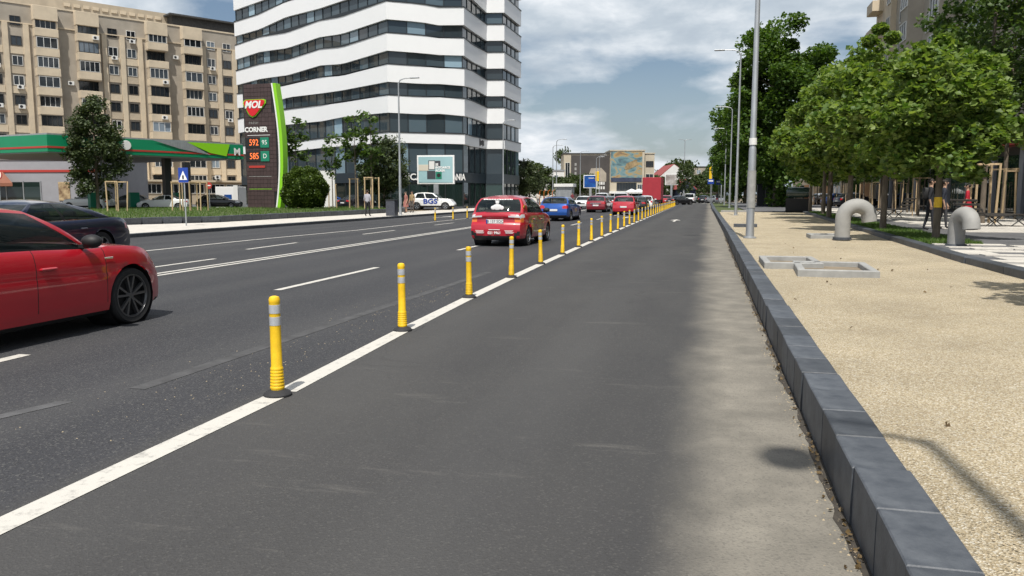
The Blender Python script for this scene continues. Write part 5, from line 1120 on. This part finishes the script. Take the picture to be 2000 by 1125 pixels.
t = board(1152, 168, 2.9, 2.7, 4.2, 'blue advertising billboard beside the lamp posts up the street', 'poster_blue'); MB().box((.3, -.18, 4.3), (1.3, .02, .6)).build('printed_shape', 'blue_sign', t); MB().box((.2, -.19, 4.9), (1.2, .02, .12)).build('printed_text', 'white_paint', t)
M('poster_orange', (.40, .20, .12), .5, var=.8, vscale=.5, col2=(.62, .60, .58)); board(1309, 188, 3.0, 2.6, 5.0, 'billboard with orange picture beyond the box truck', 'poster_orange')
t = thing('litter_bin', 'square dark speckled litter bin on the left pavement', 'bin', (-20.55, 50.2, ZL)); M('speckled', (.05, .055, .07), .6, var=.7, vscale=40); MB().box((0, 0, .5), (.62, .62, 1.0), bev=.02).build('bin_body', 'speckled', t); MB().box((0, 0, 1.04), (.66, .66, .07), bev=.01).build('rim', 'dark_metal', t)
t = thing('crossing_sign', 'blue pedestrian crossing sign on a thin post by the left lawn', 'sign', (-22.9, 31.6, ZL)); MB().lathe([(.03, 0), (.03, 2.6)], 8).build('post', 'galvanised', t); MB().box((0, -.05, 2.27), (.5, .02, .66), bev=.008).build('sign_plate', 'blue_sign', t); MB().prism([(-.2, 2.06), (.2, 2.06), (0, 2.46)], -.075, -.063, 'y').build('white_triangle', 'white_paint', t, recalc=True); MB().box((0, -.08, 2.18), (.08, .01, .16)).build('walking_figure', 'black', t)
t = thing('speed_sign', 'round white prohibition sign at the filling station entrance', 'sign', (*spot(7, 62), .3)); MB().lathe([(.03, 0), (.03, 2.9)], 8).build('post', 'galvanised', t); MB().lathe([(.38, -.01), (.38, .012)], 24, (0, -.05, 2.75), 'y').build('red_ring', 'station_red', t); MB().lathe([(.30, 0), (.30, .015)], 24, (0, -.075, 2.75), 'y').build('white_disc', 'white_paint', t); text('5', .34, 'black', t, (0, -.09, 2.75), name='sign_digit')
t = thing('stop_sign', 'small red round sign behind the lawn by the totem', 'sign', (*spot(413, 72), .3)); MB().lathe([(.03, 0), (.03, 2.2)], 8).build('post', 'galvanised', t); MB().lathe([(.32, 0), (.32, .02)], 8, (0, -.05, 2.05), 'y').build('sign_plate', 'station_red', t); MB().box((0, -.06, 2.05), (.4, .01, .09)).build('white_bar', 'white_paint', t)
t = thing('service_kiosk', 'white container unit with blue machine beside the totem', 'kiosk', (*spot(455, 88), .1), R(10)); MB().box((0, 0, 1.15), (2.6, 2, 2.3), bev=.03).build('container', 'white_paint', t); MB().box((.1, -1.05, .8), (.8, .1, 1.3)).build('machine', 'poster_blue', t); MB().box((1.05, -1.2, 1.2), (.5, .2, 2.5)).build('info_column', 'white_plastic', t)
t = thing('white_hoarding', 'plain white hoarding panel behind the clipped bush', 'hoarding', (*spot(640, 80), .1)); MB().box((0, 0, 2.0), (1.9, .12, 3.6)).build('panel', 'white_paint', t); MB().box((-.7, .15, .9), (.1, .1, 1.8)).build('post', 'galvanised', t); MB().box((.7, .15, .9), (.1, .1, 1.8)).build('post', 'galvanised', t)
t = thing('news_kiosk', 'grey kiosk with a white roof fascia up the left pavement', 'kiosk', (*spot(1103, 112), ZL)); MB().box((0, 0, 1.25), (2.2, 2.2, 2.5), bev=.02).build('walls', 'galvanised', t); MB().box((0, 0, 2.72), (2.7, 2.7, .42), bev=.02).build('roof_fascia', 'white_paint', t)
t = thing('orange_rack', 'orange tubular frame beside the grey kiosk', 'rack', (*spot(1066, 112), ZL)); M('orange_paint', (.55, .16, .03), .5); [MB().tube([(-.9 + .6 * k, 0, 0), (-.9 + .6 * k, 0, 1.9), (-.6 + .6 * k, 0, 2.1)], .05, 6).build('hoop', 'orange_paint', t) for k in range(4)]
t = thing('price_flag', 'yellow round-topped shop sign on a post', 'sign', (*spot(1163, 156), ZL)); MB().lathe([(.06, 0), (.06, 6.5)], 8).build('post', 'galvanised', t); MB().box((.2, 0, 5.0), (.7, .1, 1.9), bev=.04).build('sign_box', 'yellow_plastic', t)
# ------------------------------------------------------------------ people
def person(label, loc, face, top, legs, skin=(.42, .26, .18), hair=(.03, .022, .018), pose='stand', dress=False, h=1.72, bag=None, name='person'):
    s = h / 1.75; st = .09 if pose == 'walk' else .0
    J = {'pel': (0, 0, .98, .125), 'wai': (0, .0, 1.12, .125), 'che': (0, .0, 1.32, .15), 'neck': (0, .01, 1.47, .06), 'hb': (0, .015, 1.55, .062), 'hm': (0, .02, 1.635, .088), 'ht': (0, .01, 1.715, .065)}
    E = [('pel', 'wai'), ('wai', 'che'), ('che', 'neck'), ('neck', 'hb'), ('hb', 'hm'), ('hm', 'ht')]
    for sg, n in ((-1, 'l'), (1, 'r')):
        w = st * sg
        J.update({n + 'hip': (.095 * sg, 0, .92, .095), n + 'kn': (.10 * sg, w * .7 + .02, .50, .062), n + 'an': (.10 * sg, w * 1.4 - .02, .085, .042), n + 'toe': (.115 * sg, w * 1.4 + .15, .035, .036), n + 'sh': (.175 * sg, 0, 1.40, .066), n + 'el': (.225 * sg, -.03 - w * .5, 1.12, .044), n + 'wr': (.235 * sg, .07 - w * .9, .89, .030), n + 'pa': (.235 * sg, .09 - w, .81, .034)})
        E += [('pel', n + 'hip'), (n + 'hip', n + 'kn'), (n + 'kn', n + 'an'), (n + 'an', n + 'toe'), ('che', n + 'sh'), (n + 'sh', n + 'el'), (n + 'el', n + 'wr'), (n + 'wr', n + 'pa')]
        p = J[n + 'pa']
        for q, (dy, ln) in enumerate(((-.03, .075), (-.01, .088), (.012, .083), (.032, .068))):
            J[n + 'f%d' % q] = (p[0] - .006 * sg, p[1] + dy, p[2] - .045, .0105); J[n + 'g%d' % q] = (p[0] - .016 * sg, p[1] + dy + .012, p[2] - .04 - ln * .8, .0085); E += [(n + 'pa', n + 'f%d' % q), (n + 'f%d' % q, n + 'g%d' % q)]
        J[n + 't'] = (p[0] - .02 * sg, p[1] + .05, p[2] - .02, .0115); E.append((n + 'pa', n + 't'))
    ks = list(J); me = bpy.data.meshes.new('figure'); me.from_pydata([J[k][:3] for k in ks], [(ks.index(a_), ks.index(b_)) for a_, b_ in E], [])
    ob = bpy.data.objects.new('figure', me); COL.objects.link(ob); ob.modifiers.new('skin', 'SKIN'); sv = me.skin_vertices[0].data
    for i, k in enumerate(ks): r = J[k][3]; sv[i].radius = (r * (1.15 if k in ('pel', 'wai', 'che') else 1), r * (.82 if k in ('pel', 'wai', 'che') else 1)); sv[i].use_root = (k == 'pel')
    sb = ob.modifiers.new('sub', 'SUBSURF'); sb.levels = 1; sb.render_levels = 1
    dg = bpy.context.evaluated_depsgraph_get(); body = bpy.data.meshes.new_from_object(ob.evaluated_get(dg)); bpy.data.objects.remove(ob)
    for nm, cl in (('skin', skin), ('top', top), ('legs', legs), ('shoe', (.02, .02, .02))): body.materials.append(M('cloth_%s_%d' % (nm, hash((label, nm)) % 9999), cl, .8, var=.12, vscale=9))
    mi = []
    for p in body.polygons:
        c_ = p.center; sleeve = 1.14 if dress else 1.05
        if c_.z > 1.475: k = 0
        elif abs(c_.x) > .17 and c_.z < 1.46: k = 1 if c_.z > sleeve else 0
        elif c_.z > .97: k = 1
        elif c_.z > .09: k = (1 if c_.z > .5 else 0) if dress else 2
        else: k = 3
        mi.append(k)
    body.polygons.foreach_set('material_index', mi); body.polygons.foreach_set('use_smooth', [True] * len(mi)); body.update()
    o = put(name, body, None, loc, face); o.scale = (s,) * 3; tag(o, label, 'person')
    hm = M('hair_%d' % (hash(label) % 9999), hair, .8); MB().ell((0, -.012, 1.672), (.094, .108, .088), 14, 9).build('hair', hm.name, o, smooth=60)
    f = MB(); f.ell((0, .118, 1.632), (.014, .022, .028), 8, 6); [f.ell((sg * .034, .098, 1.652), (.013, .008, .008), 8, 5) for sg in (-1, 1)]; [f.ell((sg * .092, .015, 1.64), (.012, .024, .034), 8, 6) for sg in (-1, 1)]; f.box((0, .102, 1.588), (.045, .01, .01)); f.build('face_features', body.materials[0].name, o, smooth=60)
    if dress: MB().lathe([(.235, .50), (.20, .75), (.155, 1.0), (.145, 1.12)], 18, caps=False).build('skirt', body.materials[1].name, o, smooth=60)
    if bag: MB().box((0, -.17, 1.25), (.30, .15, .42), bev=.05).build('backpack', bag, o, smooth=50)
    return o
person('person in dark clothes with a backpack walking on the pavement behind the plane trunk', (*spot(1812, 28), ZP), R(-95), (.014, .016, .022), (.02, .022, .03), pose='walk', bag='black', h=1.8)
person('person in dark trousers and shirt beside the backpack walker', (*spot(1838, 29), ZP), R(-95), (.02, .025, .04), (.05, .05, .055), pose='walk', h=1.78)
person('person in a red short-sleeved dress near the dark shopfront', (*spot(1884, 32), ZP), R(75), (.42, .008, .025), (.42, .008, .025), pose='walk', dress=True, h=1.68)
person('person in grey shirt and black trousers walking on the left pavement', (-21.6, 48.6, ZL), R(5), (.33, .33, .37), (.012, .012, .014), pose='walk', h=1.72)
person('person in patterned clothes standing near the left lamp post', (*spot(794, 62), ZL), R(140), (.30, .12, .10), (.32, .16, .10), dress=True, h=1.66)
person('person in mixed brown clothes beside the lamp post', (*spot(806, 63), ZL), R(170), (.28, .2, .1), (.10, .08, .07), h=1.7)
person('person in pale top near the grey kiosk', (*spot(1051, 100), ZL), R(20), (.55, .48, .42), (.1, .1, .12), h=1.7)
person('person in maroon top standing by the kiosk', (*spot(1117, 108), ZL), R(200), (.18, .03, .04), (.03, .03, .04), h=1.72)
person('person in dark coat far along the right pavement', (*spot(1398, 118), ZP), R(10), (.03, .03, .035), (.03, .03, .05), h=1.75)
